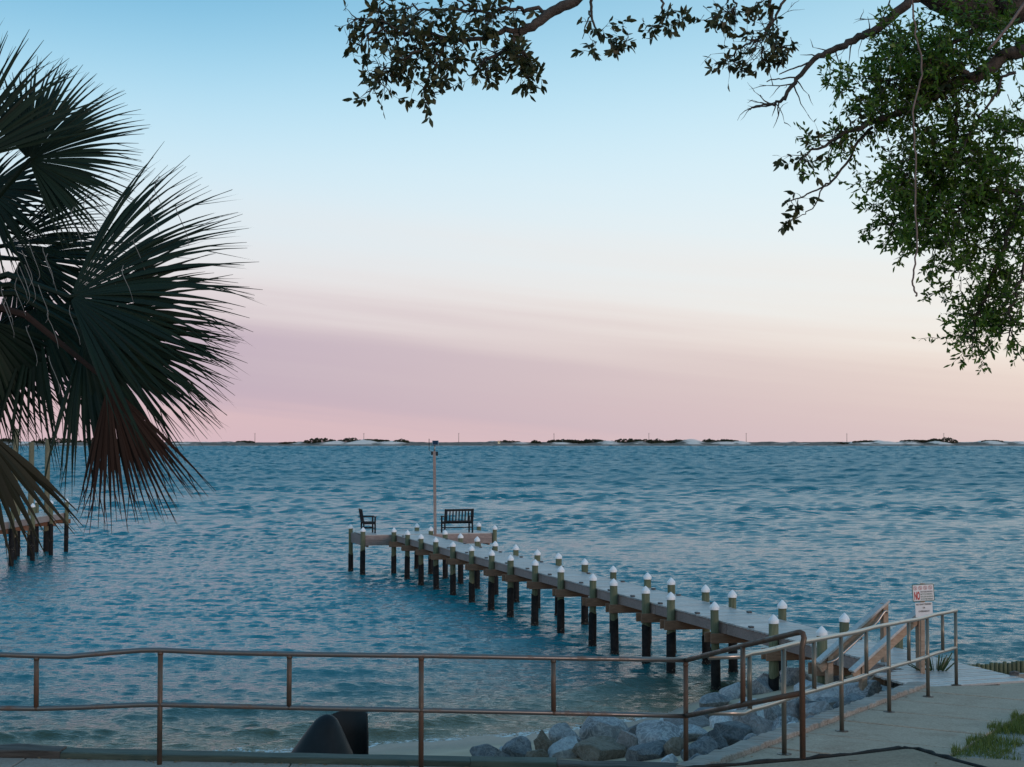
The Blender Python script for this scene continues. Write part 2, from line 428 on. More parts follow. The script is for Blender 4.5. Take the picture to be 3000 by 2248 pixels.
# ------------------------------------------------------------------ water: a wave-shaped sheet out past the far shore
def make_water():
    r1 = 1 / np.linspace(1 / 19.5, 1 / 130, 920)
    r2 = [130.0]
    while r2[-1] < 1640: r2.append(r2[-1] + .8 + .0016 * (r2[-1] - 130))
    r = np.concatenate([r1, np.array(r2[1:]), np.geomspace(r2[-1] + 8, 6000, 14)])
    th = np.concatenate([np.linspace(R(-80), R(-26), 22), np.linspace(R(-25.5), R(25.5), 520), np.linspace(R(26), R(80), 22)])
    Rr, T = np.meshgrid(r, th, indexing='ij')
    x = Rr * np.sin(T); y = Rr * np.cos(T)
    dr = np.gradient(r)[:, None] * np.ones_like(T)
    N = 120
    lam = np.exp(RNG.uniform(np.log(.15), np.log(10.5), N)); ang = R(-97) + RNG.normal(0, R(25), N); ph = RNG.uniform(0, 6.28, N)
    # the shortest chop cannot be meshed far out: the same steepness is carried by longer waves there
    drow = np.gradient(r); lc = np.maximum(.38, 1.8 * drow); lc = np.where(r > 1640, 400.0, lc)
    wgt = np.exp(-(np.log(lam[None, :] / lc[:, None])) ** 2 / (2 * .62 ** 2)) * (lam[None, :] > 1.5 * drow[:, None])
    long_ = np.exp(-(np.log(lam[None, :] / 1.9)) ** 2 / (2 * .3 ** 2)) * .22 * (lam[None, :] > 2 * drow[:, None]); wgt = wgt + long_
    nrm_ = np.sqrt((wgt ** 2).sum(1) / 2); wgt = wgt / np.maximum(nrm_, 1e-6)[:, None] * (nrm_ > 1e-4)[:, None]
    z = np.zeros_like(x); ox = np.zeros_like(x); oy = np.zeros_like(x); kept = np.zeros_like(x)
    patch = .8 + .3 * np.sin(x * .11 + 1.3 + .5 * np.sin(y * .07)) * np.sin(y * .16 + .4 * np.sin(x * .05))
    bed = np.interp(x, SH_X, SH_Y) - y
    depth = np.clip(-bed, 0, 40)
    damp = np.clip(depth / 1.6, .15, 1)
    for i in range(N):
        k = 2 * math.pi / lam[i]; w_ = wgt[:, i]
        rowsel = np.nonzero(w_ > .02)[0]
        if len(rowsel) == 0: continue
        lo, hi = rowsel[0], rowsel[-1] + 1
        xx, yy = x[lo:hi], y[lo:hi]; A = ((.235 + .04 * np.clip((r[lo:hi] - 35) / 60, 0, 1)) * w_[lo:hi] / k)[:, None] * patch[lo:hi] * damp[lo:hi]
        p = k * (np.cos(ang[i]) * xx + np.sin(ang[i]) * yy) + ph[i]
        s_, c_ = np.sin(p), np.cos(p)
        z[lo:hi] += A * c_; ox[lo:hi] -= .95 * A * s_ * np.cos(ang[i]); oy[lo:hi] -= .95 * A * s_ * np.sin(ang[i])
    # small surf crests running along the beach
    for off, h, wdt in ((.7, .07, .22), (1.9, .12, .34), (3.7, .12, .42), (5.8, .11, .5), (8.4, .10, .55), (11.5, .09, .6)):
        dd = depth - off - .35 * np.sin(x * .55 + off * 3) - .2 * np.sin(x * 1.7 + off)
        seg = np.clip(.45 + .75 * np.sin(x * .8 + off * 5) + .35 * np.sin(x * 2.1 - off), 0, 1)
        z += h * np.exp(-(dd / wdt) ** 2) * seg * (np.abs(T) < R(28.5))
    far = np.clip((Rr - 22) / 170, 0, 1) * .6
    nr, nc = x.shape
    co = np.stack([x + ox, y + oy, z], -1).reshape(-1, 3).astype(np.float32)
    idx = np.arange(nr * nc).reshape(nr, nc)
    q = np.stack([idx[:-1, :-1], idx[1:, :-1], idx[1:, 1:], idx[:-1, 1:]], -1).reshape(-1, 4)
    # drop the quads that lie well inside the land
    dl = (bed.reshape(-1) > 3.0)
    q = q[~dl[q].all(1)]
    m = bpy.data.meshes.new('water')
    m.vertices.add(len(co)); m.vertices.foreach_set('co', co.ravel())
    m.loops.add(len(q) * 4); m.loops.foreach_set('vertex_index', q.ravel()[...].astype(np.int32))
    m.polygons.add(len(q)); m.polygons.foreach_set('loop_start', np.arange(0, len(q) * 4, 4, dtype=np.int32)); m.polygons.foreach_set('loop_total', np.full(len(q), 4, dtype=np.int32))
    m.polygons.foreach_set('use_smooth', np.ones(len(q), dtype=bool))
    m.update(calc_edges=True)
    for nm, arr in (('far', far), ('shore', depth)):
        at_ = m.attributes.new(nm, 'FLOAT', 'POINT'); at_.data.foreach_set('value', arr.ravel().astype(np.float32))
    # normals must look up
    if m.polygons[0].normal.z < 0: m.flip_normals()
    t = NT('bay_water'); v = t.coords((1, 1, 1), 'World')
    a_far = t.node('ShaderNodeAttribute', attribute_name='far').outputs['Fac']; a_sh = t.node('ShaderNodeAttribute', attribute_name='shore').outputs['Fac']
    patchn = t.noise(t.coords((.012, .05, 1), 'World'), 1.0, 4, .55)
    n1 = t.noise(t.coords((1.0, 2.6, 1), 'World'), 1.9, 5, .65)            # chop, takes over far out
    n2 = t.noise(t.coords((1.0, 1.8, 1), 'World'), 7.0, 4, .6)            # ripples
    n3 = t.noise(t.coords((.10, .42, 1), 'World'), 1.0, 5, .6)            # long wave trains
    h = t.math('ADD', t.math('MULTIPLY', n1, t.math('MULTIPLY', a_far, .26)), t.math('MULTIPLY', n2, .046))
    h = t.math('ADD', h, t.math('MULTIPLY', n3, t.math('MULTIPLY', a_far, .5)))
    bp = t.node('ShaderNodeBump'); bp.inputs['Distance'].default_value = 1.0
    t.l.new(t.math('MULTIPLY_ADD', patchn, .9, .45), bp.inputs['Strength']); t.l.new(h, bp.inputs['Height']); t.l.new(bp.outputs[0], t.b.inputs['Normal'])
    sh1 = t.math('DIVIDE', a_sh, 16.0, clamp=True)
    c = t.ramp(sh1, [(0, (.13, .10, .05)), (.10, (.070, .075, .038)), (.34, (.010, .100, .115)), (.8, (.001, .150, .195))])
    foamn = t.noise(t.coords((1, 1, 1), 'World'), 9, 5, .7)
    foam = t.math('MULTIPLY', t.math('SUBTRACT', t.math('SUBTRACT', foamn, .38), t.math('MULTIPLY', a_sh, .42)), 9.0, clamp=True)
    t.base(t.mix(foam, c, (.62, .62, .62)))
    t.put(t.b.inputs['Roughness'], t.math('ADD', t.math('MULTIPLY_ADD', foam, .6, .045), t.math('MULTIPLY', a_far, .46))); t.b.inputs['IOR'].default_value = 1.333
    tp = t.node('ShaderNodeBsdfTransparent'); tp.inputs[0].default_value = (.9, .88, .8, 1)
    mx = t.node('ShaderNodeMixShader'); t.l.new(t.math('MAXIMUM', foam, t.math('MULTIPLY_ADD', a_sh, 1.5, .62, clamp=True)), mx.inputs[0])
    t.l.new(tp.outputs[0], mx.inputs[1]); t.l.new(t.b.outputs[0], mx.inputs[2]); t.l.new(mx.outputs[0], t.out.inputs[0])
    m.materials.append(t.m)
    return link('water', m)
water = make_water(); tag(water, kind='structure')

# ------------------------------------------------------------------ far barrier island
SANDY = [(880, 25, .5), (985, 40, .9), (1070, 55, 1.0), (1150, 50, .95), (1300, 30, .35), (1440, 30, .5), (1530, 30, .5), (1640, 40, .7), (1780, 34, .9), (1870, 30, .5), (2025, 30, .95), (2120, 40, .9), (2160, 26, .9), (2300, 60, .45), (2520, 40, .8), (2580, 50, .95), (2650, 40, .7), (2735, 28, .95), (2800, 30, .5), (2890, 34, .9), (2970, 40, .7), (90, 40, .8), (230, 30, .6), (560, 60, .5), (660, 40, .4)]
def sandy(x, y):
    p = 1500 + x / y * F
    return max(k * math.exp(-((p - c) / w) ** 2) for c, w, k in SANDY)
def island_h(x, y):
    d = y - 1600
    n = lambda s, k: noise.noise((x / s, y / s, k))
    flat = 1.1 * min(1, max(0, d / 10)) + .6 * min(1, max(0, (d - 10) / 20))
    dune = (max(0, .55 + n(38, 1) + .5 * n(14, 4)) * 2.6 + 3.2 * sandy(x, 1668)) * max(0, 1 - ((d - 75) / 60) ** 2)
    back = (2.6 + 1.2 * n(90, 9)) * min(1, max(0, (d - 60) / 60))
    return -.6 + min(.6, d * .12) + flat + max(dune, back) + .3 * n(6, 2)
ix = list(np.arange(-1500, -720, 30)) + list(np.arange(-720, 720, 3.0)) + list(np.arange(720, 1501, 30)); iy = [1596, 1600, 1604, 1609] + list(np.arange(1615, 1760, 5.0)) + [1800, 1900, 2100]
mb = MB(); mb.v = [(x, y, island_h(x, y) if y < 1890 else 1.0) for y in iy for x in ix]; nx = len(ix)
mb.f = [(j * nx + i, j * nx + i + 1, (j + 1) * nx + i + 1, (j + 1) * nx + i) for j in range(len(iy) - 1) for i in range(nx - 1)]
SANDV = [sandy(x, 1668) for y in iy for x in ix]
def island_mat():
    t = NT('dune_sand_and_scrub'); sp = t.node('ShaderNodeSeparateXYZ'); g = t.node('ShaderNodeNewGeometry'); t.l.new(g.outputs['Position'], sp.inputs[0])
    a = t.noise(t.coords((.05, .05, .5), 'World'), 1.0, 6, .7); b = t.noise(t.coords((.16, .1, .3), 'World'), 1.0, 4, .6)
    z = sp.outputs[2]; sv = t.node('ShaderNodeAttribute', attribute_name='bare').outputs['Fac']
    bare = t.math('MULTIPLY', t.math('SUBTRACT', t.math('ADD', t.math('MULTIPLY', sv, .55), t.math('MULTIPLY', t.math('SUBTRACT', a, .5), 1.3)), .22), 6, clamp=True)
    up = t.math('MULTIPLY', t.math('SUBTRACT', z, 1.9), 2.0, clamp=True)
    shore = t.math('MULTIPLY', t.math('SUBTRACT', .75, z), 5, clamp=True)
    f = t.math('MAXIMUM', t.math('MULTIPLY', bare, up), shore)
    sc = t.ramp(b, [(.3, (.07, .052, .04)), (.7, (.20, .145, .115))])
    t.base(t.mix(f, sc, (.86, .64, .55))); t.rough(.9); return t.m
island = mb.build('barrier_island', island_mat(), smooth=True); island.data.attributes.new('bare', 'FLOAT', 'POINT').data.foreach_set('value', SANDV); tag(island, kind='structure')

# ------------------------------------------------------------------ paved ground
def slab(name, poly, ztop, thick, mat, parent=None, kind=None, bevel=.008):
    mb = MB(); mb.prism(poly, (lambda x, y: ztop(x, y) - thick), ztop)
    o = mb.build(name, mat, parent, bevel=bevel)
    if kind: tag(o, kind=kind)
    return o
def rp(t, s): p = R0 + E2 * t + N2 * s; return (p.x, p.y)
path = bpy.data.objects.new('path', None); col.objects.link(path); path.location = (4, 17, 1.4); tag(path, kind='structure')
t_edges = [-2.4, -.95, .32, 1.55, 2.8, 4.0, 5.25, 6.45]
for a, b in zip(t_edges[:-1], t_edges[1:]):
    lift = random.uniform(-.004, .004)
    slab('slab', [rp(a + .026, -.30), rp(a + .026, 1.42), rp(b - .026, 1.42), rp(b - .026, -.30)], lambda x, y: path_z(x, y) + lift, .25, M['concrete'], path)
slab('slab', [rp(6.476, -.30), rp(6.476, 1.42), (8.3, 20.75), (7.96, 21.72), (6.04, 21.07)], path_z, .25, M['concrete'], path)
slab('joint_bed', [rp(-2.3, -.27), rp(-2.3, 1.39), rp(6.6, 1.39), rp(6.6, -.27)], lambda x, y: path_z(x, y) - .022, .2, M['tar'], path, bevel=0)
slab('driveway_edge', [rp(-.97, 1.43), rp(.95, 1.43), (5.32, 14.78), (8, 14.72), (14, 14.5), (14, 9), (2.2, 9.0), (2.25, 12.0)], lambda x, y: min(path_z(x, y) + .006, 1.86), .25, M['apron'], kind='structure')
# raised apron slab in the near right corner
AP = [(0.15, 11.55), (1.44, 12.02), (2.56, 12.44), (3.10, 12.70), (3.53, 12.93), (3.62, 12.92), (3.76, 12.52), (4.02, 11.95), (4.6, 10.4), (5.2, 8.0), (0.2, 8.0)]
slab('concrete_apron', AP, lambda x, y: 2.26 + .02 * (12 - y), .34, M['apron'], kind='structure', bevel=.02)
mb = MB()
gap_pts = [(1.35, 12.06), (1.9, 12.26), (2.5, 12.49), (3.1, 12.76), (3.5, 12.985), (3.66, 12.97), (3.80, 12.55), (4.06, 11.97), (4.4, 11.1)]
for i, (x, y) in enumerate(gap_pts): pass
tp_ = []
for (x0, y0), (x1, y1) in zip(gap_pts[:-1], gap_pts[1:]):
    for k in range(6): tp_.append((x0 + (x1 - x0) * k / 6, y0 + (y1 - y0) * k / 6))
mb.tube([(x + random.gauss(0, .008), y + random.gauss(0, .010), 2.25 + .02 * (12 - y) + random.gauss(0, .003)) for x, y in tp_], [random.uniform(.014, .028) for _ in tp_], 7)
tag(mb.build('gap_shade_strip', M['tar'], smooth=True), kind='structure')  # black tube painting the shade of the open gap along the apron edge
# left pavement strip behind the railing's line
def pave_z(x, y): return 1.906 - .02 * x + .012 * (13.6 - y)
pav = bpy.data.objects.new('pavement', None); col.objects.link(pav); pav.location = (-4, 13, 1.8); tag(pav, kind='structure')
xe = [-14, -9.6, -7.2, -4.62, -2.1, .35, 1.9]
for a, b in zip(xe[:-1], xe[1:]):
    y1 = WALL_Y - .21
    slab('slab', [(a + .006, y1), (a + .006, 11.2), (b - .006, 11.2), (b - .006, y1)], pave_z, .3, M['pavement'], pav)

# ------------------------------------------------------------------ timber edging beams
def timber(name, a, b, w, h, mat, label, rough_edges=.006):
    a = Vector(a); b = Vector(b); n = max(6, int((b - a).length / .12)); ax = (b - a).normalized(); ay = Vector((0, 0, 1)).cross(ax).normalized(); az = ax.cross(ay)
    vs, fs = [], []
    prof = [(-.5, -.5), (.5, -.5), (.5, .44), (.45, .5), (0, .5), (-.45, .5), (-.5, .44)]
    m_ = len(prof)
    for i in range(n + 1):
        p = a.lerp(b, i / n)
        for (u, v_) in prof:
            q = p + ay * (u * w) + az * (v_ * h)
            k = noise.noise((q.x * 2.2, q.y * 14, q.z * 14)) * rough_edges
            vs.append(q + az * (k if v_ > 0 else 0) + ay * k * .8)
    for i in range(n):
        for k in range(m_):
            k2 = (k + 1) % m_; fs.append((i * m_ + k, (i + 1) * m_ + k, (i + 1) * m_ + k2, i * m_ + k2))
    fs.append(tuple(range(m_))); fs.append(tuple(n * m_ + k for k in range(m_ - 1, -1, -1)))
    mb = MB(); mb.add(vs, fs); c = (a + b) / 2
    o = mb.build(name, mat, origin=c); bm = bmesh.new(); bm.from_mesh(o.data); bmesh.ops.recalc_face_normals(bm, faces=bm.faces[:]); bm.to_mesh(o.data); bm.free()
    return tag(o, label, 'timber', 'edging timbers beside the pavement')
def tz(x): return pave_z(x, WALL_Y) - .022
B = lambda x, dz=0, y=WALL_Y - .08: (x, y, tz(x) + dz)
timber('edging_timber', B(-9.0, .01), B(-4.305, .015), .21, .15, M['darkbeam'], 'dark rotten timber edging at the far left pavement corner', .03)
timber('edging_timber', B(-4.30), B(-.40, -.005), .22, .16, M['greenbeam'], 'long greenish treated timber edging in front of the black pipe')
timber('edging_timber', B(-.396), B(.425), .22, .16, M['greenbeam'], 'short green timber edging between long green timber and dark split one')
timber('edging_timber', B(.43, .0), B(1.78, -.02), .20, .13, M['darkbeam'], 'dark split timber edging in front of the rock heap', .02)
def RB(t, s=-.42, dz=-.03): 
    p = rp(t, s); return (p[0], p[1], path_z(*p) + dz)
timber('edging_timber', RB(-1.55), RB(2.35), .24, .17, M['greybeam'], 'weathered grey timber along the ramp, nearest length', .02)
timber('edging_timber', RB(2.37), RB(7.0), .24, .17, M['greybeam'], 'weathered grey timber along the ramp, reaching the boardwalk', .02)

# ================================================================== PIER
PV = Vector((-.3228, .9465)); PN = Vector((.9465, .3228))       # pier axis (outwards) and its right-hand normal
def pier_l(d): return Vector((13.93 - .341 * d, d))              # line of the left row of piles
def deck_z(d): return 1.395 + .0031 * (d - 25)
PILE_PX = [1155, 1194, 1235, 1279, 1328, 1383, 1439, 1495, 1566, 1642, 1734, 1799, 1891, 1962, 2093, 2260, 2405]
PILE_D = [13.93 / (.341 + (p - 1500) / F) for p in PILE_PX] + [23.0]
pier = empty('pier', (5, 26, 0), 'long wooden pier on capped piles running out to an end platform', 'pier')

def pile_mesh(r, z0, z1): return MB().lathe((0, 0, 0), [(r * 1.04, z0), (r * 1.02, (z0 + z1) / 2), (r * .98, z1)], 14)
PM = []
for i in range(3):
    m = MB(); rr = .083 + .004 * i
    m.lathe((0, 0, 0), [(rr * 1.05, -1.6), (rr * 1.03, -.2), (rr * 1.01, .8), (rr, 1.66)], 14)
    PM.append(m.mesh('pile', M['pile'], True)); 
capm = MB().lathe((0, 0, 0), [(.098, 0), (.100, .055), (.094, .068), (.05, .125), (.012, .162), (.002, .166)], 16).mesh('pile_cap', M['cap']); smooth_by_angle(capm, 30)
def sleeve_mesh(top):
    m = MB(); seg = 14; vs = []; fs = []
    for j, z in enumerate((-1.4, -.2, top - .2, top)):
        for k in range(seg):
            a = 2 * math.pi * k / seg; zz_ = z + (.03 * math.sin(a * 2 + top * 9) if j == 3 else 0)
            vs.append((.099 * math.cos(a), .099 * math.sin(a), zz_))
    for j in range(3):
        for k in range(seg):
            k2 = (k + 1) % seg; fs.append((j * seg + k, j * seg + k2, (j + 1) * seg + k2, (j + 1) * seg + k))
    m.add(vs, fs); return m.mesh('sleeve', M['sleeve'], True)
SL = [sleeve_mesh(t) for t in (.62, .72, .82, .9)]
barn = MB()
for k in range(46):
    a = random.uniform(0, 6.28); z = random.uniform(-.15, .22) * random.random() + .02; rr = .1; c = Vector((rr * math.cos(a), rr * math.sin(a), z)); s = random.uniform(.006, .017)
    barn.lathe(c, [(s, -s), (s * 1.2, 0), (s * .4, s)], 5)
barnm = barn.mesh('barnacles', M['barnacle'])
def put_pile(parent, x, y, top=1.77, wet=True):
    p = link('pile', random.choice(PM), parent, (x, y, top - 1.77)); p.rotation_euler = (random.uniform(-.012, .012), random.uniform(-.012, .012), random.uniform(0, 6))
    c = link('pile_cap', capm, p, (0, 0, 1.61)); c.matrix_parent_inverse = Matrix.Identity(4); c.rotation_euler = (random.uniform(-.04, .04), random.uniform(-.04, .04), 0)
    if wet:
        s = link('sleeve', random.choice(SL), p, (0, 0, 0)); s.matrix_parent_inverse = Matrix.Identity(4)
        b = link('barnacles', barnm, p, (0, 0, 0)); b.matrix_parent_inverse = Matrix.Identity(4); b['kind'] = 'stuff'
    return p
ends_l, ends_r = [], []
for d in PILE_D:
    l = pier_l(d); r = l + PN * 1.39 - PV * .2
    ends_l.append(l); ends_r.append(r)
    if d > 24.5: 
        put_pile(pier, l.x, l.y, 1.77 + random.uniform(-.02, .02))
    if d > 24.5: put_pile(pier, r.x, r.y, 1.77 + random.uniform(-.02, .02))
    # cross beams clasping the pair of piles
    for sgn in (-1, 1):
        if d < 24.5: continue
        off = PV * (sgn * .115); ax = (r - l).normalized()
        a = l + off - ax * (.16 + random.uniform(0, .05)); b = r + off + ax * .16; z = deck_z(d) - .345
        mb = MB().beam((a.x, a.y, z), (b.x, b.y, z), .045, .20); mb.build('cross_beam', M['beam'], pier, bevel=.004)
def pl(d, s, z): p = pier_l(d) + PN * s; return (p.x, p.y, z)
D_NEAR, D_FAR = 21.35, 53.95
# edge boards, one length per two bays, butted with a doubled joint
bays = sorted(PILE_D)[::-1]
bays[-1] = 22.0
for sgn, s in ((0, .115), (1, 1.265)):
    k = 0
    while k < len(bays) - 1:
        k2 = min(k + 2, len(bays) - 1); a, b = bays[k] - (.25 if k else 0), bays[k2] - .25 if k2 < len(bays) - 1 else bays[k2]
        MB().beam(pl(a - .012, s, deck_z(a) - .145), pl(b + .012, s, deck_z(b) - .145), .04, .205).build('edge_board', M['fascia'], pier, bevel=.003)
        if k2 < len(bays) - 1: MB().beam(pl(b + .22, s + (.055 if sgn == 0 else -.055), deck_z(b) - .15), pl(b - .22, s + (.055 if sgn == 0 else -.055), deck_z(b) - .15), .038, .19).build('splice_block', M['beam'], pier)
        k = k2
MB().beam(pl(D_FAR, .69, deck_z(D_FAR) - .14), pl(22, .69, deck_z(22) - .14), .04, .19).build('joist', M['beam'], pier)
# deck planks
axis_len = (D_FAR - D_NEAR) / PV.y
n_pl = int(axis_len / .1465); 
for i in range(n_pl):
    d = D_NEAR + (i + .5) * .1465 * PV.y
    if i % 4 == 0 or d < 23.5:
        Lp = 1.24 + random.uniform(-.01, .01)
        lft = .69 - Lp / 2
        if d < 22.75: lft = .69 - Lp / 2 - .75 * min(1, (22.75 - d) / .25)
        if d < 23.5: Lp = 1.31 - lft
        pm = MB().box((0, 0, 0), (Lp, .120, .034)).mesh('plank', M['plank'], bevel=.003)
        cm = lft + Lp / 2
    o = link('plank', pm, pier, pl(d, cm if d < 23.5 else .69, deck_z(d) - .017 + random.uniform(-.002, .002)))
    o.rotation_euler = (random.uniform(-.006, .006), random.uniform(-.003, .003), math.atan2(PN.y, PN.x) + random.uniform(-.004, .004))
# low flush lights along both deck edges
lm = MB().box((0, 0, .018), (.11, .085, .036)).mesh('deck_light', M['deckdark'], bevel=.008)
for k in range(1, len(PILE_D) - 1):
    d = (PILE_D[k] + PILE_D[k - 1]) / 2
    for s in (.135, 1.245):
        if random.random() < .85:
            o = link('deck_light', lm, pier, pl(d + random.uniform(-.2, .2), s, deck_z(d) + .001)); o.rotation_euler.z = math.atan2(PV.y, PV.x)

# end platform
FL = Vector((-5.63, 53.8)); FU = Vector((4.95, 1.35)); FS = Vector((-.66, 1.93))
for a, b in ((0, 0), (1, 0), (0, 1), (1, 1), (.511, 1)):
    p = FL + FU * a + FS * b; put_pile(pier, p.x, p.y, 1.78)
uu = FU.normalized(); ss = FS.normalized()
DZ = deck_z(54) + .004
for i in range(14):
    k = (i + .5) / 14; a = FL + FS * (k * .93 + .035) + uu * .12; b = a + FU - uu * .24
    w = .136 * ss.dot(Vector((-uu.y, uu.x)))
    MB().beam((a.x, a.y, DZ - .017), (b.x, b.y, DZ - .017), w, .034).build('plank', M['plank'], pier, bevel=.003)
for (a, b, mat) in ((FL + uu * .10, FL + FU - uu * .10, 'fascia'), (FL + FS + uu * .1, FL + FS + FU - uu * .1, 'fascia'), (FL + ss * .1, FL + FS - ss * .1, 'fascia'), (FL + FU + ss * .1, FL + FU + FS - ss * .1, 'fascia')):
    for z in (.115, .305):
        MB().beam((a.x, a.y, DZ - z), (b.x, b.y, DZ - z), .04, .185).build('edge_board', M[mat], pier, bevel=.003)
for k in (.04, .96):
    a = FL + FU * k; b = a + FS; MB().beam((a.x, a.y, DZ - .36), (b.x, b.y, DZ - .36), .05, .2).build('cross_beam', M['beam'], pier)

# ------------------------------------------------------------------ furniture on the platform
def garden_seat(name, width, loc, face, label, cat):
    """back-slatted seat with arms, facing direction `face` (unit 2-vector)"""
    e = empty(name, loc, label, cat); L = Vector(loc); fw = Vector((face[0], face[1], 0)); rt = Vector((face[1], -face[0], 0)); up = Vector((0, 0, 1))
    P = lambda x, y, z: L + rt * x + fw * y + up * z
    w = width / 2; mt = M['furniture']
    def bar(nm, a, b, tw, th, upv=None): return MB().beam(P(*a), P(*b), tw, th, upv or (0, 0, 1)).build(nm, mt, e, bevel=.004)
    for s in (-1, 1):
        bar('leg', (s * (w - .03), .46, 0), (s * (w - .03), .46, .62), .055, .055, fw)
        bar('leg', (s * (w - .03), .02, 0), (s * (w - .03), .02, .42), .055, .055, fw)
        bar('back_post', (s * (w - .03), .02, .40), (s * (w - .03), -.07, .93), .055, .05, fw)
        bar('armrest', (s * (w - .03), -.10, .635), (s * (w - .03), .52, .635), .075, .03)
        bar('side_rail', (s * (w - .03), .02, .20), (s * (w - .03), .46, .20), .03, .04)
        bar('side_rail', (s * (w - .03), .02, .38), (s * (w - .03), .46, .38), .03, .07)
    n = max(4, int((width - .12) / .105))
    for i in range(n):
        x = -w + .09 + (width - .18) * i / (n - 1)
        bar('back_slat', (x, .005, .44), (x, -.065, .86), .05, .018, fw)
    bar('back_rail', (-w + .03, -.07, .885), (w - .03, -.07, .885), .035, .085)
    bar('back_rail', (-w + .03, .0, .45), (w - .03, .0, .45), .03, .07)
    for i in range(5): bar('seat_slat', (-w + .05, .05 + i * .1, .425), (w - .05, .05 + i * .1, .425), .085, .02)
    bar('front_apron', (-w + .05, .47, .38), (w - .05, .47, .38), .022, .08)
    bar('stretcher', (-w + .05, .24, .20), (w - .05, .24, .20), .03, .04)
    return e
bz = DZ + .001
garden_seat('bench', 1.17, (-2.05, 55.0, bz), (-.32, .947), 'dark slatted two-seat bench on the pier platform, its back towards us', 'bench')
garden_seat('armchair', .62, (-5.78, 55.0, bz), (.965, .263), 'dark wooden armchair at the corner of the pier platform', 'chair')

# ------------------------------------------------------------------ lamp post with solar panel
LP = atz(1275, 1566, DZ); lp = empty('lamp_post', (LP.x, LP.y, DZ), 'tall square wooden post with small solar panel on the pier', 'lamp post')
def lpt(dx, dy, dz): return (LP.x + dx, LP.y + dy, DZ + dz)
MB().beam(lpt(0, 0, .0), lpt(-.04, 0, 3.16),   .105, .105, (0, 1, 0)).build('post', M['fascia'], lp, bevel=.006)
MB().box(lpt(-.13, 0, 3.08), (.06, .08, .14)).build('junction_box', M['furniture'], lp, bevel=.008)
MB().box(lpt(.06, 0, 3.06), (.07, .09, .16)).build('floodlight', M['furniture'], lp, bevel=.008)
MB().tube([lpt(-.04, 0, 3.12), lpt(-.02, 0, 3.40)], .03, 8).build('panel_stem', M['steel'], lp, True)
pn = MB().box(lpt(0, -.02, 3.47), (.24, .03, .21), (1, 0, 0), (0, .82, -.57)).build('solar_panel', M['steel'], lp, bevel=.004)
MB().box(lpt(0, -.036, 3.482), (.19, .012, .165), (1, 0, 0), (0, .82, -.57)).build('cell', M['panel'], pn)
MB().tube([lpt(-.09, 0, 3.1), lpt(-.23, 0, 3.18), lpt(-.24, 0, 3.22), lpt(-.24, 0, 3.63)], [.008, .008, .014, .012], 6).build('antenna', M['furniture'], lp, True)

# ------------------------------------------------------------------ side stairs down to the beach
st = empty('beach_stairs', (5.6, 22.7, .4), 'brown timber stairs with two sloping handrails beside the boardwalk', 'stairs')
SD = Vector((-.934, -.357)); SA = Vector((6.12, 23.52)); SB = Vector((6.45, 22.64))
dzk = deck_z(23)
def sp3(base, s, z): p = base + SD * s; return (p.x, p.y, z)
for base, last in ((SA, 1.30), (SB, 1.28)):
    zt, zb = 2.37, 1.45
    MB().beam(sp3(base, -.06, zt + .02), sp3(base, last, zb), .15, .042).build('handrail_cap', M['plank'], st, bevel=.005)
    MB().beam(sp3(base, -.03, zt - .10), sp3(base, last - .05, zb - .10), .042, .15).build('handrail_board', M['newwood'], st, bevel=.005)
    MB().beam(sp3(base, 0, .2 if base is SB else .9), sp3(base, 0, zt - .02), .10, .10, (SD.x, SD.y, 0)).build('post', M['newwood'], st, bevel=.005)
    MB().beam(sp3(base, 1.07, .0), sp3(base, 1.07, zb + .10), .10, .10, (SD.x, SD.y, 0)).build('post', M['newwood'], st, bevel=.005)
    MB().beam(sp3(base, -.1, dzk - .16), sp3(base, 1.42, dzk - 1.18), .045, .26).build('stringer', M['newwood'], st, bevel=.004)
for i in range(5):
    s = .12 + i * .262; z = dzk - .16 - i * .175
    a, b = sp3(SA, s, z), sp3(SB, s, z); MB().beam(a, b, .27, .04).build('tread', M['plank'], st, bevel=.004)
off = (SB - SA).normalized() * .085
GA = SA + off
gp = [sp3(GA, .0, 2.20), sp3(GA, .02, 2.235), sp3(GA, .06, 2.22)] + [sp3(GA, s, 2.20 - .71 * s) for s in (.2, .5, .8, 1.0)] + [sp3(GA, 1.07, 1.47), sp3(GA, 1.14, 1.455), sp3(SA, 1.13, 1.47)]
MB().tube(gp, .02, 8).build('grab_rail', M['ramprail'], st, True)

# ------------------------------------------------------------------ signs
def text_mesh(s, size, mat, bold=0.0, sx_=1.0):
    c = bpy.data.curves.new('lettering', 'FONT'); c.body = s; c.size = size; c.align_x = 'LEFT'; c.align_y = 'BOTTOM'; c.extrude = .0008; c.offset = bold; c.resolution_u = 3
    o = bpy.data.objects.new('tmp', c); col.objects.link(o); bpy.context.view_layer.update()
    m = bpy.data.meshes.new_from_object(o.evaluated_get(bpy.context.evaluated_depsgraph_get())); bpy.data.objects.remove(o)
    xs = [v.co.x for v in m.vertices]; ys = [v.co.y for v in m.vertices]
    m.transform(Matrix.Translation((-min(xs), -min(ys), 0)))
    m.materials.clear(); m.materials.append(mat)
    return m, max(xs) - min(xs), max(ys) - min(ys)
def rounded(w, h, r, seg=5):
    pts = []
    for cx, cy, a0 in ((w / 2 - r, h / 2 - r, 0), (-w / 2 + r, h / 2 - r, 90), (-w / 2 + r, -h / 2 + r, 180), (w / 2 - r, -h / 2 + r, 270)):
        for k in range(seg + 1): a = R(a0 + 90 * k / seg); pts.append((cx + r * math.cos(a), cy + r * math.sin(a)))
    return pts
SGD = 22.35
sg_c = at(2705, 1737, SGD); px = SGD / F
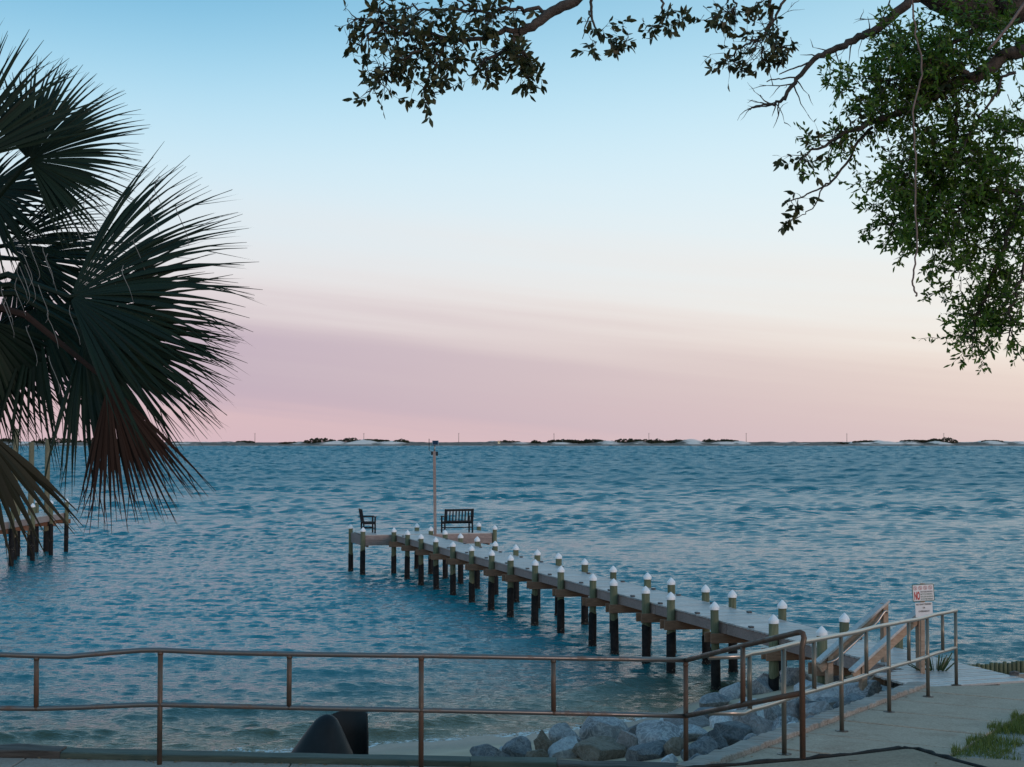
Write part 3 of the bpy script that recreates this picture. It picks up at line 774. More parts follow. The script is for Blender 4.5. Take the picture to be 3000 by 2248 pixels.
SM = Matrix.Translation(sg_c) @ Matrix.Rotation(R(3), 4, 'Z') @ Matrix.Rotation(R(90), 4, 'X') @ Matrix.Rotation(R(2.8), 4, 'Z')   # local x right, y up, z to the viewer
sign = empty('sign', (sg_c.x, sg_c.y, dzk), 'white NO skateboarding sign with green border and four red prohibition symbols', 'sign')
def sput(nm, mesh, parent, x, y, z, sx_=1, sy_=1):
    o = bpy.data.objects.new(nm, mesh); col.objects.link(o)
    mesh.transform(SM @ Matrix.Translation((x, y, z)) @ Matrix.Diagonal((sx_, sy_, 1, 1)))
    o.parent = parent; o.matrix_parent_inverse = Matrix.Translation(-wloc(parent)) if parent.parent is None else Matrix.Identity(4)
    return o
def flat(poly, z0, z1, mat): return MB().prism(poly, z0, z1).mesh('plate', mat)
SW, SH = 65 * px, 50 * px
sput('border_plate', flat(rounded(SW, SH, .022), -.003, 0, M['greenink']), sign, 0, 0, 0)
sput('face_plate', flat(rounded(SW - .022, SH - .022, .014), -.001, .0012, M['white']), sign, 0, 0, 0)
def place_text(s, mat, x0, y0, w, h, parent, bold=0, z=.0022, nm='lettering'):
    m, tw, th = text_mesh(s, .05, mat, bold); return sput(nm, m, parent, x0, y0, z, w / tw, h / th)
place_text('NO', M['red'], -27.5 * px, -20.5 * px, 17 * px, 25 * px, sign, .0022)
for i, s in enumerate(('SKATEBOARDING', 'BICYCLE RIDING', 'ROLLER BLADING', 'SCOOTER RIDING')):
    place_text(s, M['greenink'] if i else M['blackink'], -8.5 * px, (.6 - 7.1 * i) * px, (36, 35, 37, 36)[i] * px, 4.6 * px, sign, .0007)
def ring(r0, r1, seg=20):
    vs = []; fs = []
    for k in range(seg):
        a = 2 * math.pi * k / seg; c, s = math.cos(a), math.sin(a); vs += [(r0 * c, r0 * s, 0), (r1 * c, r1 * s, 0)]
    for k in range(seg): k2 = (k + 1) % seg; fs.append((2 * k, 2 * k + 1, 2 * k2 + 1, 2 * k2))
    mb = MB(); mb.add(vs, fs); return mb
for i, (lean, arms) in enumerate(((.3, 0), (-.4, 1), (.45, 2), (-.2, 3))):
    cx, cy = (-23.5 + 14.8 * i) * px, 14.3 * px; r = 5.6 * px
    mb = ring(r * .80, r); mb.box((0, 0, 0), (r * 1.75, r * .16, .0006), (.707, -.707, 0), (.707, .707, 0)); sym = sput('prohibition_symbol', mb.mesh('prohibition_symbol', M['red']), sign, cx, cy, .0026)
    fg = MB(); q = r * .5
    fg.prism([(lean * .3 * q + q * .22 * math.cos(a), q * .95 + q * .22 * math.sin(a)) for a in [k * math.pi / 4 for k in range(8)]], 0, .0004)
    def limb(a, b, w=.24):
        a = Vector((*a, 0)); b = Vector((*b, 0)); n = Vector((-(b - a).y, (b - a).x, 0)).normalized() * (w * q / 2); fg.add([a - n, b - n, b + n, a + n], [(0, 1, 2, 3)])
    limb((lean * .2 * q, q * .7), (0, -.1 * q), .34); limb((0, -.1 * q), (.45 * q, -.85 * q)); limb((0, -.1 * q), (-.5 * q, -.75 * q)); limb((lean * .2 * q, .55 * q), (.6 * q, (.1 + .15 * arms) * q), .18); limb((lean * .2 * q, .55 * q), (-.55 * q, (.35 - .1 * arms) * q), .18)
    limb((-.7 * q, -.95 * q), (.75 * q, -.95 * q), .14)
    sput('figure', fg.mesh('figure', M['blackink']), sign, cx, cy, .0020)
W2, H2 = 51 * px, 42 * px; y2 = -(25 + 3 + 21) * px; x2 = -1.0 * px
sput('lower_plate', flat([(-W2 / 2, -H2 / 2), (W2 / 2, -H2 / 2), (W2 / 2, H2 / 2), (-W2 / 2, H2 / 2)], -.0015, .001, M['white']), sign, x2, y2, 0)
for s, yy, ww in (('NO UNATTENDED', 13.2, 45), ('OR', 3.2, 7), ('OVERNIGHT', -7, 33)):
    place_text(s, M['blackink'], x2 - ww / 2 * px, y2 + yy * px, ww * px, 5.0 * px, sign, .0012)
MB().beam((sg_c.x - .02, sg_c.y + .05, .6), (sg_c.x + .0, sg_c.y + .045, sg_c.z + SH / 2 + .008), .06, .06, (0, 1, 0)).build('sign_post', M['newwood'], sign)

# ------------------------------------------------------------------ pipe railings
RD_PX = [-400, 0, 469, 1234, 1621, 2009]; RD_D = [13.25, 13.25, 13.3, 13.45, 13.75, 14.1]
def rail_pt(pxx, py): return at(pxx, py, float(np.interp(pxx, RD_PX, RD_D)))
rl = empty('railing', (-1, 13.4, 1.9), 'rusty brown pipe railing along the water edge, bending up at the corner post', 'railing')
top = [(-400, 1921), (0, 1918.5), (107, 1922), (199, 1924), (330, 1912), (413, 1905.5), (470, 1905), (560, 1909), (641, 1912.5), (845, 1916.5), (1100, 1920), (1234, 1921), (1621, 1928), (1830, 1931), (2005, 1934)]
mid = [(-400, 2079), (0, 2075), (107, 2076.5), (230, 2073), (413, 2065), (470, 2064.5), (845, 2073.5), (1100, 2078.5), (1234, 2081), (1621, 2089), (1850, 2094), (2005, 2098)]
CORNER_T, CORNER_M = rail_pt(2009, 1935), rail_pt(2009, 2098)
ED = 12.4
ET, EM, EB = at(2352, 1850, ED), at(2352, 2030, ED), at(2352, 2222, ED)
RT = .0245
MB().tube([rail_pt(*p) for p in top], RT, 12).build('top_rail', M['rail'], rl, True)
MB().tube([rail_pt(*p) for p in mid], RT, 12).build('middle_rail', M['rail'], rl, True)
tl = (ET - CORNER_T).normalized()
e1 = ET - tl * .05
MB().tube([CORNER_T - tl * .02, CORNER_T.lerp(ET, .5) + Vector((0, 0, .004)), e1 - tl * .03, e1 + tl * .012 + Vector((0, 0, -.003)), ET + Vector((0, 0, -.018)), ET + tl * .018 + Vector((0, 0, -.06)), Vector((EB.x, EB.y, ET.z - .15)), EB], [RT] * 5 + [RT * 1.04] * 3, 12).build('sloping_rail_and_end_post', M['post'], rl, True)
MB().tube([CORNER_M, EM], RT, 12).build('middle_rail', M['post'], rl, True)
for k, (pxx, ty, by, full) in enumerate(((107, 1922, 2076, 0), (470, 1906, 2240, 1), (848, 1917, 2074, 0), (1234, 1922, 2252, 1), (1621, 1929, 2089, 0), (2009, 1940, 2262, 1), (-330, 1921, 2240, 1))):
    a, b = rail_pt(pxx, ty), rail_pt(pxx, by)
    b.x = a.x + random.uniform(-.004, .004)
    MB().tube([a, b], RT * (1.0 if full else .96), 12).build('post' if full else 'baluster', M['post'], rl, True)
    joints = [(pxx, ty + 8), (pxx, by if not full else np.interp(pxx, [p[0] for p in mid], [p[1] for p in mid]))]
    for q in joints:
        c = rail_pt(*q); MB().tube([c + Vector((0, 0, -.012)), c + Vector((0, 0, .012))], RT * 1.12, 10).build('weld_collar', M['post'], rl, True)
q = CORNER_T.lerp(ET, .52), CORNER_M.lerp(EM, .52)
MB().tube(q, RT * .98, 12).build('baluster', M['post'], rl, True)

rr_ = empty('ramp_railing', (4, 18, 1.6), 'pale galvanised pipe railing descending the concrete ramp to the boardwalk', 'railing')
RT_T = [0, 1.95, 3.93, 5.88, 7.55]
def rrp(t, h): p = rp(t, 0); return Vector((p[0], p[1], path_z(*p) + h))
HT, HM = 1.10, .555
wob = lambda t: .006 * math.sin(t * 2.1) + .003 * math.sin(t * 4.3)
endt = rail_pt(2030, 1930)
MB().tube([CORNER_T.lerp(ET, .22) + Vector((0, .03, -.03)), rrp(-1.15, HT - .01), rrp(-.95, HT)] + [rrp(t, HT + wob(t)) for t in np.linspace(-.6, 7.6, 22)], .026, 12).build('top_rail', M['ramprail'], rr_, True)
MB().tube([CORNER_M.lerp(EM, .22) + Vector((0, .03, -.02)), rrp(-1.15, HM - .01), rrp(-.95, HM)] + [rrp(t, HM + wob(t)) for t in np.linspace(-.6, 7.56, 22)], .026, 12).build('middle_rail', M['ramprail'], rr_, True)
for t in RT_T:
    MB().tube([rrp(t, -.05), rrp(t, HT)], .026, 12).build('post', M['ramppost'], rr_, True)
    MB().lathe(rrp(t, 0), [(.075, -.004), (.075, .006), (.03, .012)], 12).build('base_plate', M['post'], rr_)
for t in (-.98, .98, 2.95, 4.9, 6.75):
    MB().tube([rrp(t, HM), rrp(t, HT)], .025, 12).build('baluster', M['ramppost'], rr_, True)

# ================================================================== ROCKS
def ico(sub):
    bm = bmesh.new(); bmesh.ops.create_icosphere(bm, subdivisions=sub, radius=1)
    v = np.array([p.co for p in bm.verts]); f = [tuple(p.index for p in q.verts) for q in bm.faces]; bm.free(); return v, f
ICO4 = ico(4)
ICO3 = ico(3)
def boulder(seed, w, dp, h, peak=0.0, tris=ICO4):
    rg = np.random.default_rng(seed); v = tris[0].copy()
    for _ in range(rg.integers(13, 20)):
        n = rg.normal(size=3); n /= np.linalg.norm(n); off = rg.uniform(.46, .82)
        dt = v @ n; k = np.clip(dt - off, 0, None) * .96; v -= k[:, None] * n[None]
    v /= np.abs(v).max(0)
    nn = np.array([noise.fractal(Vector(p) * 1.7 + Vector((seed * 3.1, 0, 0)), .9, 2.1, 6) for p in v])
    v *= (1 + .06 * nn)[:, None]
    if peak: v[:, 2] += peak * np.clip(1 - np.hypot(v[:, 0], v[:, 1]) * 1.3, 0, 1)
    return v * np.array([w / 2, dp / 2, h / 2]), tris[1]
SEEN = set()
def rock(cx, cy, w, h, kind, label, rot=0.0, peak=0.0, seed=None):
    seed = seed or int(cx * 7 + cy)
    z_t = None
    d = 12.0
    while d < 33:
        p = at(cx, cy, d); g = ground_z(p.x, p.y) + .28 * h * d / F
        if p.z <= g and wall_dist(p.x, p.y) > 0.1: break
        d += .04
    ww, hh = w * d / F, h * d / F
    dp = ww * random.uniform(.75, 1.0)
    # keep it clear of the edging timbers
    for _ in range(40):
        if wall_dist(p.x, p.y - dp * .30) > .05: break
        d += .06; p = at(cx, cy, d)
    v, f = boulder(seed, ww * 1.24, dp * 1.15, hh * 1.5, peak)
    c, s = math.cos(rot), math.sin(rot)
    mb = MB(); mb.add([(q[0] * c - q[2] * s, q[1], q[0] * s + q[2] * c) for q in v], f)
    o = mb.build('boulder', ROCK[kind]); smooth_by_angle(o.data, 34); o.location = p
    o.rotation_euler.z = random.uniform(-.3, .3)
    return tag(o, label, 'rock', 'riprap rocks heaped along the ramp')
def c5(x, y, w, h): return 1380 + x / 3.352, 2080 + y / 3.352, w / 3.352, h / 3.352
def c1(x, y, w, h): return 1960 + x / 3.873, 1820 + y / 3.873, w / 3.873, h / 3.873
def c6(x, y, w, h): return 2200 + x / 2.765, 1650 + y / 2.765, w / 2.765, h / 2.765
ROCKS = [
 (c5(190, 450, 330, 150), 'slate', 'low dark slate rock at the left end of the heap', 0, 0),
 (c5(320, 415, 90, 80), 'pale', 'small bright white rock between low dark slate and square blue-grey rock', 0, 0),
 (c5(480, 400, 270, 190), 'slate', 'square blue-grey rock with dry twigs on top', .05, 0),
 (c5(715, 375, 150, 260), 'brown', 'dark pointed upright rock beside the square blue-grey one', .1, .35),
 (c5(640, 455, 200, 110), 'brown', 'small tan rock at the foot of the dark pointed one', 0, 0),
 (c5(910, 310, 310, 240), 'grey', 'rounded grey rock with pale top standing on the sand', -.1, 0),
 (c5(930, 420, 330, 160), 'pale', 'pale tilted slab leaning against the big dark brown rock', .45, 0),
 (c5(1200, 400, 500, 240), 'brown', 'big craggy dark brown rock, front of the heap', .05, 0),
 (c5(1350, 230, 460, 260), 'grey', 'tall peaked grey rock rising against the sand', .2, .3),
 (c5(1530, 360, 230, 230), 'mauve', 'mid-sized rock with pale flat top right of the brown one', -.3, 0),
 (c5(1700, 430, 420, 210), 'slate', 'broad dark grey rock by the timber left of corner post', .2, 0),
 (c5(1780, 240, 440, 200), 'slate', 'dark blue rock at the back behind banded rock', .05, 0),
 (c5(1880, 350, 460, 290), 'grey', 'big banded grey rock just left of the corner post', -.45, 0),
 (c5(2050, 250, 180, 150), 'grey', 'grey rock peeking behind the corner post', .1, 0),
 (c5(1940, 125, 260, 110), 'pale', 'pale flat rock farthest back beside the sand', .1, 0),
 (c1(250, 1180, 520, 170), 'mauve', 'mauve-grey rock behind the corner post middle rail', -.15, 0),
 (c1(200, 1320, 430, 190), 'grey', 'smooth grey rock right behind the corner post', -.1, 0),
 (c1(350, 1500, 360, 260), 'slate', 'rounded dark rock at the foot of the corner post', .05, 0),
 (c1(530, 1410, 350, 230), 'slate', 'greyish slab rock beside the big charcoal boulder', -.4, 0),
 (c1(665, 1310, 450, 310), 'slate', 'big charcoal boulder beside the ramp timber', -.2, 0),
 (c1(60, 1450, 220, 270), 'brown', 'brown rounded rock left of the corner post foot', 0, 0),
 (c1(865, 1180, 260, 320), 'mauve', 'tan upright rock behind the charcoal boulder', -.2, .15),
 (c1(900, 1060, 420, 250), 'pale', 'large white rock below the baluster pair', .3, .1),
 (c1(580, 1160, 330, 140), 'pale', 'white flat rock left of the large white one', .2, 0),
 (c1(1040, 1250, 280, 230), 'mauve', 'angular mauve rock against the ramp timber', .35, .2),
 (c1(1180, 1120, 210, 270), 'grey', 'bluish rock left of the first ramp post', 0, 0),
 (c1(1330, 1220, 350, 190), 'grey', 'low grey rock right of the first ramp post', .1, 0),
 (c1(1420, 1060, 250, 220), 'mauve', 'brownish cracked rock beneath the sloping rail end', -.35, 0),
 (c1(1430, 910, 270, 120), 'grey', 'flat grey rock under the sloping rail near its end post', 0, 0),
 (c1(1650, 1040, 300, 200), 'slate', 'dark grey rock right of the rail end post', -.2, 0),
 (c1(1060, 755, 330, 200), 'grey', 'domed grey rock at the water beside a pile', -.05, 0),
 (c1(740, 830, 340, 180), 'pale', 'pale ridge of rock at the water edge left of domed rock', .3, 0),
 (c1(540, 920, 330, 140), 'grey', 'grey rock nearest the shallow water', .05, 0),
 (c1(460, 1080, 430, 130), 'slate', 'long flat dark rock behind the white flat one', -.05, 0),
 (c1(1400, 655, 260, 190), 'pale', 'pale rock at the foot of the outer pile', .1, 0),
 (c1(950, 1370, 170, 110), 'grey', 'small grey rock wedged by the ramp timber', 0, 0),
 (c6(690, 1085, 430, 200), 'pale', 'big pale domed rock left of the second ramp post', -.1, 0),
 (c6(905, 1075, 270, 160), 'grey', 'grey rock right of the big pale domed one', .1, 0),
 (c6(940, 1010, 260, 90), 'mauve', 'long low rock below the stair post', 0, 0),
 (c6(1080, 940, 330, 190), 'grey', 'large blue-grey rock beneath the beach stairs', -.2, 0),
 (c6(1215, 970, 170, 110), 'slate', 'round dark rock under the boardwalk end', 0, 0),
 (c6(800, 1165, 220, 130), 'slate', 'small dark rock beneath the big pale domed one', .2, 0),
 (c6(100, 985, 190, 130), 'mauve', 'grey-brown rock standing at the pile waterline', 0, 0),
 (c6(370, 935, 220, 150), 'grey', 'blue-grey rock between pile and stair foot', .1, 0),
 (c6(540, 1220, 270, 170), 'mauve', 'pinkish rock behind the rail end post', -.1, 0),
 (c6(600, 1150, 200, 110), 'grey', 'flat rock tucked under the pale domed rock', .05, 0),
 (c6(480, 1040, 260, 120), 'pale', 'whitish rock in the middle of the ramp-side heap', -.1, 0),
 (c6(640, 960, 240, 100), 'slate', 'dark rock at the foot of the stairs', 0, 0),
]
for i, (b, kind, label, rot, peak) in enumerate(ROCKS): rock(*b, kind, label, rot, peak, seed=100 + i)
for i in range(64):      # filler stones wedged between the big ones
    t = random.uniform(-1.2, 6.6); w_ = random.uniform(.3, 3.0); q = rp(t, -.32 - w_); g = ground_z(*q)
    if g < -.15: continue
    sz = random.uniform(.16, .34); v, f = boulder(500 + i, sz * random.uniform(1, 1.4), sz, sz * .8, 0, ICO3)
    mb = MB(); mb.add([tuple(k) for k in v], f); o = mb.build('filler_stone', ROCK[random.choice(['slate', 'grey', 'grey', 'pale', 'mauve'])]); smooth_by_angle(o.data, 34)
    o.location = (q[0], q[1], g + sz * .12); o.rotation_euler = (random.uniform(-.4, .4), random.uniform(-.4, .4), random.uniform(0, 6))
    tag(o, 'small filler stone wedged among the big riprap rocks', 'stone', 'small stones among the riprap')

# ------------------------------------------------------------------ black drainage pipe
bp_d = 17.4
bp = empty('drain_pipe', tuple(at(940, 2215, bp_d)), 'black plastic drain pipe ends poking up behind the green timber', 'drain pipe')
def pz(pxx, py, dd=bp_d): return at(pxx, py, dd)
# front: a bulging blunt cone, half buried in the sand
c0 = pz(942, 2205); vs, fs = [], []; seg = 28
prof = [(1.0, -.75), (1.0, -.45), (.90, -.2), (.72, .0), (.56, .14), (.38, .30), (.245, .40), (.16, .435), (.07, .455), (.01, .46)]
for (r_, z_) in prof:
    for k in range(seg):
        a = 2 * math.pi * k / seg; wdt = r_ * .52; skew = -.10 * (1 - (z_ + .75) / 1.2) + .055 * z_
        vs.append(c0 + Vector((wdt * math.cos(a) + skew + .04, wdt * .8 * math.sin(a), z_)))
for i in range(len(prof) - 1):
    for k in range(seg): k2 = (k + 1) % seg; fs.append((i * seg + k, i * seg + k2, (i + 1) * seg + k2, (i + 1) * seg + k))
fs.append(tuple((len(prof) - 1) * seg + k for k in range(seg)))
mb = MB(); mb.add(vs, fs); mb.build('cone_end', M['blackpipe'], bp, True)
# behind: a wide pipe cut open, its dark hollow side to us
c2_ = pz(1018, 2205, bp_d + .45); mb = MB(); vs, fs = [], []; seg = 22
for j, z_ in enumerate((-.8, -.3, .2, .485)):
    for rad in (.23, .25):
        for k in range(seg + 1):
            a = R(-8 + 196 * k / seg); tz_ = (.02 * math.sin(a) - .05 * max(0, -math.cos(a)) if j == 3 else 0)
            vs.append(c2_ + Vector((rad * math.cos(a) * (1 + .05 * (j < 3)) - .0 * z_, rad * math.sin(a) * .8, z_ + tz_)))
row = seg + 1
for j in range(3):
    b0, b1 = j * 2 * row, (j + 1) * 2 * row
    for k in range(seg):
        fs.append((b0 + k, b0 + k + 1, b1 + k + 1, b1 + k)); fs.append((b0 + row + k + 1, b0 + row + k, b1 + row + k, b1 + row + k + 1))
    fs.append((b0, b1, b1 + row, b0 + row)); fs.append((b0 + seg, b0 + row + seg, b1 + row + seg, b1 + seg))
b1 = 3 * 2 * row
for k in range(seg): fs.append((b1 + k, b1 + k + 1, b1 + row + k + 1, b1 + row + k))
mb.add(vs, fs); mb.build('open_pipe', M['pipeinside'], bp, True)

# ------------------------------------------------------------------ small things on the beach and pavement
dw = atz(1722, 2134, .12)
mb = MB(); mb.tube([dw + Vector((-.14, -.02, .02)), dw + Vector((0, 0, .035)), dw + Vector((.15, .03, .03))], [.018, .028, .012], 7)
tag(mb.build('driftwood', M['darkbeam'], smooth=True), 'short dark driftwood stick lying at the waterline', 'driftwood')

def blades(n, posf, hmin, hmax, w, lean, seg=3):
    mb = MB()
    for _ in range(n):
        p = posf()
        if p is None: continue
        h = random.uniform(hmin, hmax); a = random.uniform(0, 6.28); ln = random.uniform(*lean) * h; dirv = Vector((math.cos(a), math.sin(a), 0)); sd_ = Vector((-dirv.y, dirv.x, 0)) * (w * random.uniform(.6, 1.2))
        vs = []
        for k in range(seg + 1):
            t = k / seg; c = p + dirv * (ln * t * t) + Vector((0, 0, h * (t - .25 * t * t * (ln / h)))); q = sd_ * (1 - t)
            vs += [c - q, c + q]
        mb.add(vs, [(2 * k, 2 * k + 1, 2 * k + 3, 2 * k + 2) for k in range(seg)])
    return mb
def gpos():
    for _ in range(30):
        t = random.uniform(-.6, 6.5); s = random.uniform(1.28, 5.2)
        x, y = rp(t, s)
        if y < 14.74 + .05 * random.random() or y > 21: continue
        k = noise.noise((x * 1.3, y * 1.3, 5)) + .5 * noise.noise((x * 4, y * 4, 2))
        edge = max(0, 1.75 + .12 * noise.noise((x * 3, y * 3, 9)) - s)
        if s < 1.40 + .14 * noise.noise((t * 1.6, 0, 4)): continue
        if k + random.uniform(-.25, .25) + (0.35 if s < 1.9 else 0) > .14: return Vector((x, y, (path_z(x, y) if s < 1.43 else ground_z(x, y)) - .005))
    return None
tag(blades(24000, gpos, .03, .12, .0050, (.1, .9)).build('grass', M['grass']), 'short patchy green grass growing in sand beside the ramp', 'grass', kind='stuff')
def tuft(pxx, py, n, h, label, name='dry_grass_tuft'):
    d = 14.25; c = at(pxx, py, d); c.z = ground_z(c.x, c.y + .35); c.y += .35
    o = blades(n, lambda: c + Vector((random.gauss(0, .10), random.gauss(0, .06), -.03)), h * .5, h, .0028, (.2, 1.1), 4).build(name, M['dryblade'])
    return tag(o, label, 'dry grass', 'dry grass tufts behind the timber edging')
tuft(565, 2195, 26, 1.08, 'wispy dry grass tuft behind the green timber, right of a railing post')
tuft(640, 2195, 10, .98, 'thin dry grass stalks midway between railing post and black pipe')
tuft(225, 2192, 5, 1.1, 'sparse dry stalks near the far left timber')
tuft(1290, 2205, 12, 1.05, 'bare dry stalks right of the middle railing post')
tuft(1400, 2205, 12, .95, 'dry stalks standing in front of the leftmost dark rock')
# fallen leaves against the timber and on the slabs
mb = MB()
for _ in range(150):
    k = random.random()
    if k < .6: x = random.uniform(-4.6, 1.7); y = WALL_Y - .22 - abs(random.gauss(0, .05)); z = pave_z(x, y) + .008
    elif k < .8: x = random.uniform(.5, 1.8); y = WALL_Y - .2 - random.uniform(0, .35); z = pave_z(x, y) + .008
    else:
        t = random.uniform(-1, 6.5); s = -.27 + abs(random.gauss(0, .08)); x, y = rp(t, s); z = path_z(x, y) + .008
    a = random.uniform(0, 6.28); l = random.uniform(.015, .035); u = Vector((math.cos(a), math.sin(a), random.uniform(-.2, .3))); w_ = Vector((-u.y, u.x, random.uniform(-.4, .4))) * .35
    c = Vector((x, y, z)); mb.add([c - u * l, c + w_ * l, c + u * l, c - w_ * l], [(0, 1, 2, 3)])
for x, y in ((2.9, 12.3), (3.2, 11.9), (3.9, 12.7), (2.1, 11.95), (4.6, 13.2), (3.6, 12.2)):
    z = 2.275 if x < 3.7 else path_z(x, y) + .02
    for j in range(2):
        a = random.uniform(0, 6.28); l = .03; u = Vector((math.cos(a), math.sin(a), .1)); w_ = Vector((-u.y, u.x, .2)) * .4; c = Vector((x + .04 * j, y, z)); mb.add([c - u * l, c + w_ * l, c + u * l, c - w_ * l], [(0, 1, 2, 3)])
tag(mb.build('leaf_litter', M['litter']), 'brown fallen leaves scattered along timbers and concrete', 'leaf litter', kind='stuff')

# spiky plant by the boardwalk
yc = Vector((*rp(7.72, -.62), 1.30)); yp = atz(2741, 1985, 1.28)
mb = MB()
for k in range(34):
    a = random.uniform(0, 6.28); el = random.uniform(.9, 1.5) if k < 24 else random.uniform(.35, .8); L_ = random.uniform(.30, .46); dv = Vector((math.cos(a) * math.cos(el), math.sin(a) * math.cos(el), math.sin(el))); sv = dv.cross(Vector((math.sin(a), -math.cos(a), .3))).normalized() * .011
    b0 = yp + Vector((math.cos(a), math.sin(a), 0)) * .04
    mb.add([b0 - sv, b0 + sv, b0 + dv * L_ * .5 + sv * 1.2, b0 + dv * L_ * .5 - sv * 1.2, b0 + dv * L_ + sv * .7, b0 + dv * L_ - sv * .7], [(0, 1, 2, 3), (3, 2, 4, 5)])
tag(mb.build('spiky_plant', M['yucca'], origin=yp), 'small spiky green plant between ramp timber and boardwalk', 'plant')
sk = MB().lathe((0, 0, 0), [(.09, -.5), (.088, .1), (.075, .13)], 12)
o = sk.build('post_stump', M['pile'], smooth=True); o.location = atz(2700, 1972, 1.22); tag(o, 'short cut-off round pile stump beside the boardwalk end', 'stump')

# log edging on the far right shore
le = empty('log_edging', (9.5, 25.4, .9), 'row of short upright round logs edging the shore right of the boardwalk', 'edging')
for k in range(40):
    x = 7.95 + k * .088; y = 25.15 + k * .03 + random.uniform(-.008, .008); h = random.uniform(.15, .19); r_ = random.uniform(.036, .043)
    MB().lathe((x, y, .92), [(r_, -.3), (r_, h - .01), (r_ * .8, h)], 9).build('log', M['pile'], le, True)
timber('edging_timber', (8.55, 24.35, 1.02), (11.5, 24.25, 1.05), .12, .10, M['greybeam'], 'grey timber lying on sand in front of the log edging')
mb = MB()
shoe = Vector(pl(21.75, 1.33, deck_z(21.7))); mb.box(shoe + Vector((0, 0, .02)), (.13, .05, .035)); mb.tube([shoe + Vector((-.07, 0, .045)), shoe + Vector((0, 0, .06)), shoe + Vector((.09, 0, .045))], [.014, .02, .012], 7)
tag(mb.build('dock_cleat', M['deckdark'], origin=shoe), 'dark mooring cleat on the right edge of the boardwalk', 'cleat')

# ================================================================== NEIGHBOURING DOCK
nd = empty('neighbour_dock', (-20.3, 60, 0), 'short wooden dock on capped piles behind the palm fronds', 'dock')
for (x, y, tz_) in ((-20.30, 65.0, 2.42), (-20.32, 62.9, 2.43), (-20.05, 59.7, 2.43), (-20.15, 57.5, 2.44), (-20.2, 55.0, 2.42), (-21.65, 57.4, 2.4), (-21.6, 62.4, 2.4), (-21.65, 65, 2.4), (-20.6, 58.7, 2.2)):
    put_pile(nd, x, y, tz_)
for a, b in (((-20.42, 65.2), (-20.38, 61.0)), ((-20.38, 60.97), (-20.3, 54)), ((-21.5, 65.2), (-21.5, 54))):
    MB().beam((*a, 1.62), (*b, 1.62), .05, .24).build('edge_board', M['fascia'], nd)
for y in (65.0, 62.9, 59.7, 57.5, 55): MB().beam((-20.15, y + .12, 1.38), (-21.75, y + .12, 1.38), .05, .2).build('cross_beam', M['beam'], nd)
ndp = MB().box((0, 0, 0), (1.12, .138, .034)).mesh('plank', M['plank'])
for i in range(76): link('plank', ndp, nd, (-20.95, 54.05 + i * .1465, 1.762 + random.uniform(-.002, .002)))
for i, (pxx, y, tz_, lab) in enumerate(((47, 60.6, 5.55, 'tallest bare mooring pile behind the palm, first from the photo edge'), (94, 62.6, 4.98, 'tall bare mooring pile behind palm, second of the three'), (141, 65.2, 5.12, 'tall bare mooring pile farthest out behind the palm'))):
    x = (pxx - 1500) / F * y
    m = MB().lathe((0, 0, 0), [(.135, -2), (.13, .8), (.115, tz_), (.1, tz_ + .01)], 14)
    mp = empty('mooring_pile', (x, y, 0), lab, 'mooring pile', 'tall mooring piles')
    m.build('shaft', M['oldpile'], mp, True).location = (x, y, 0)
    s = link('sleeve', sleeve_mesh(.95), mp, (x, y, 0)); s.scale = (1.40, 1.40, 1)

# ================================================================== FAR SHORE THINGS
def thicket(pxx, w, ytop, ybase, label, dd=1668):
    c = at(pxx, ybase, dd); W = w * 1.22 * dd / F; H = max(2.5, (ybase - ytop) * dd / F)
    base_z = island_h(c.x, dd) - .5; top_z = 5 + (HORIZON - ytop + 1.5) * dd / F; H = max(2.2, top_z - base_z)
    rg = random.Random(int(pxx)); mb = MB(); blobs = []
    nb = max(3, int(W / 5))
    for k in range(nb):
        x = (k + .5) / nb * 2 - 1 + rg.uniform(-.1, .1); hh = H * (1 - .55 * abs(x) ** 2.2) * rg.uniform(.78, 1.0)
        blobs.append((x * W / 2 * .88, rg.uniform(-4, 4), hh, max(2.2, W / nb * rg.uniform(.7, 1.0))))
    mb.tube([(c.x, dd, base_z - 1), (c.x + .3, dd, base_z + H * .5)], [.3, .15], 5)
    tr = mb
    fo = MB()
    for (bx, by, hh, br) in blobs:
        for _ in range(150):
            a = rg.uniform(0, 6.28); u = rg.random(); el = math.asin(u); rr = rg.uniform(.8, 1.05)
            p = Vector((c.x + bx + br * rr * math.cos(a) * math.cos(el), dd + by + br * rr * math.sin(a) * math.cos(el), base_z + hh * rr * math.sin(el)))
            n = Vector((rg.uniform(-1, 1), rg.uniform(-1, 1), rg.uniform(-.3, 1))).normalized(); q = n.orthogonal().normalized(); r2 = n.cross(q); s = rg.uniform(.5, 1.0)
            fo.add([p + q * s, p + r2 * s, p - q * s, p - r2 * s], [(0, 1, 2, 3)])
    e = empty('shrub_thicket', (c.x, dd, base_z), label, 'shrub', 'dark shrub thickets on the far dunes')
    fo.build('crown', M['scrub'], e)['kind'] = 'stuff'
    tr.build('trunk', M['utility'], e)
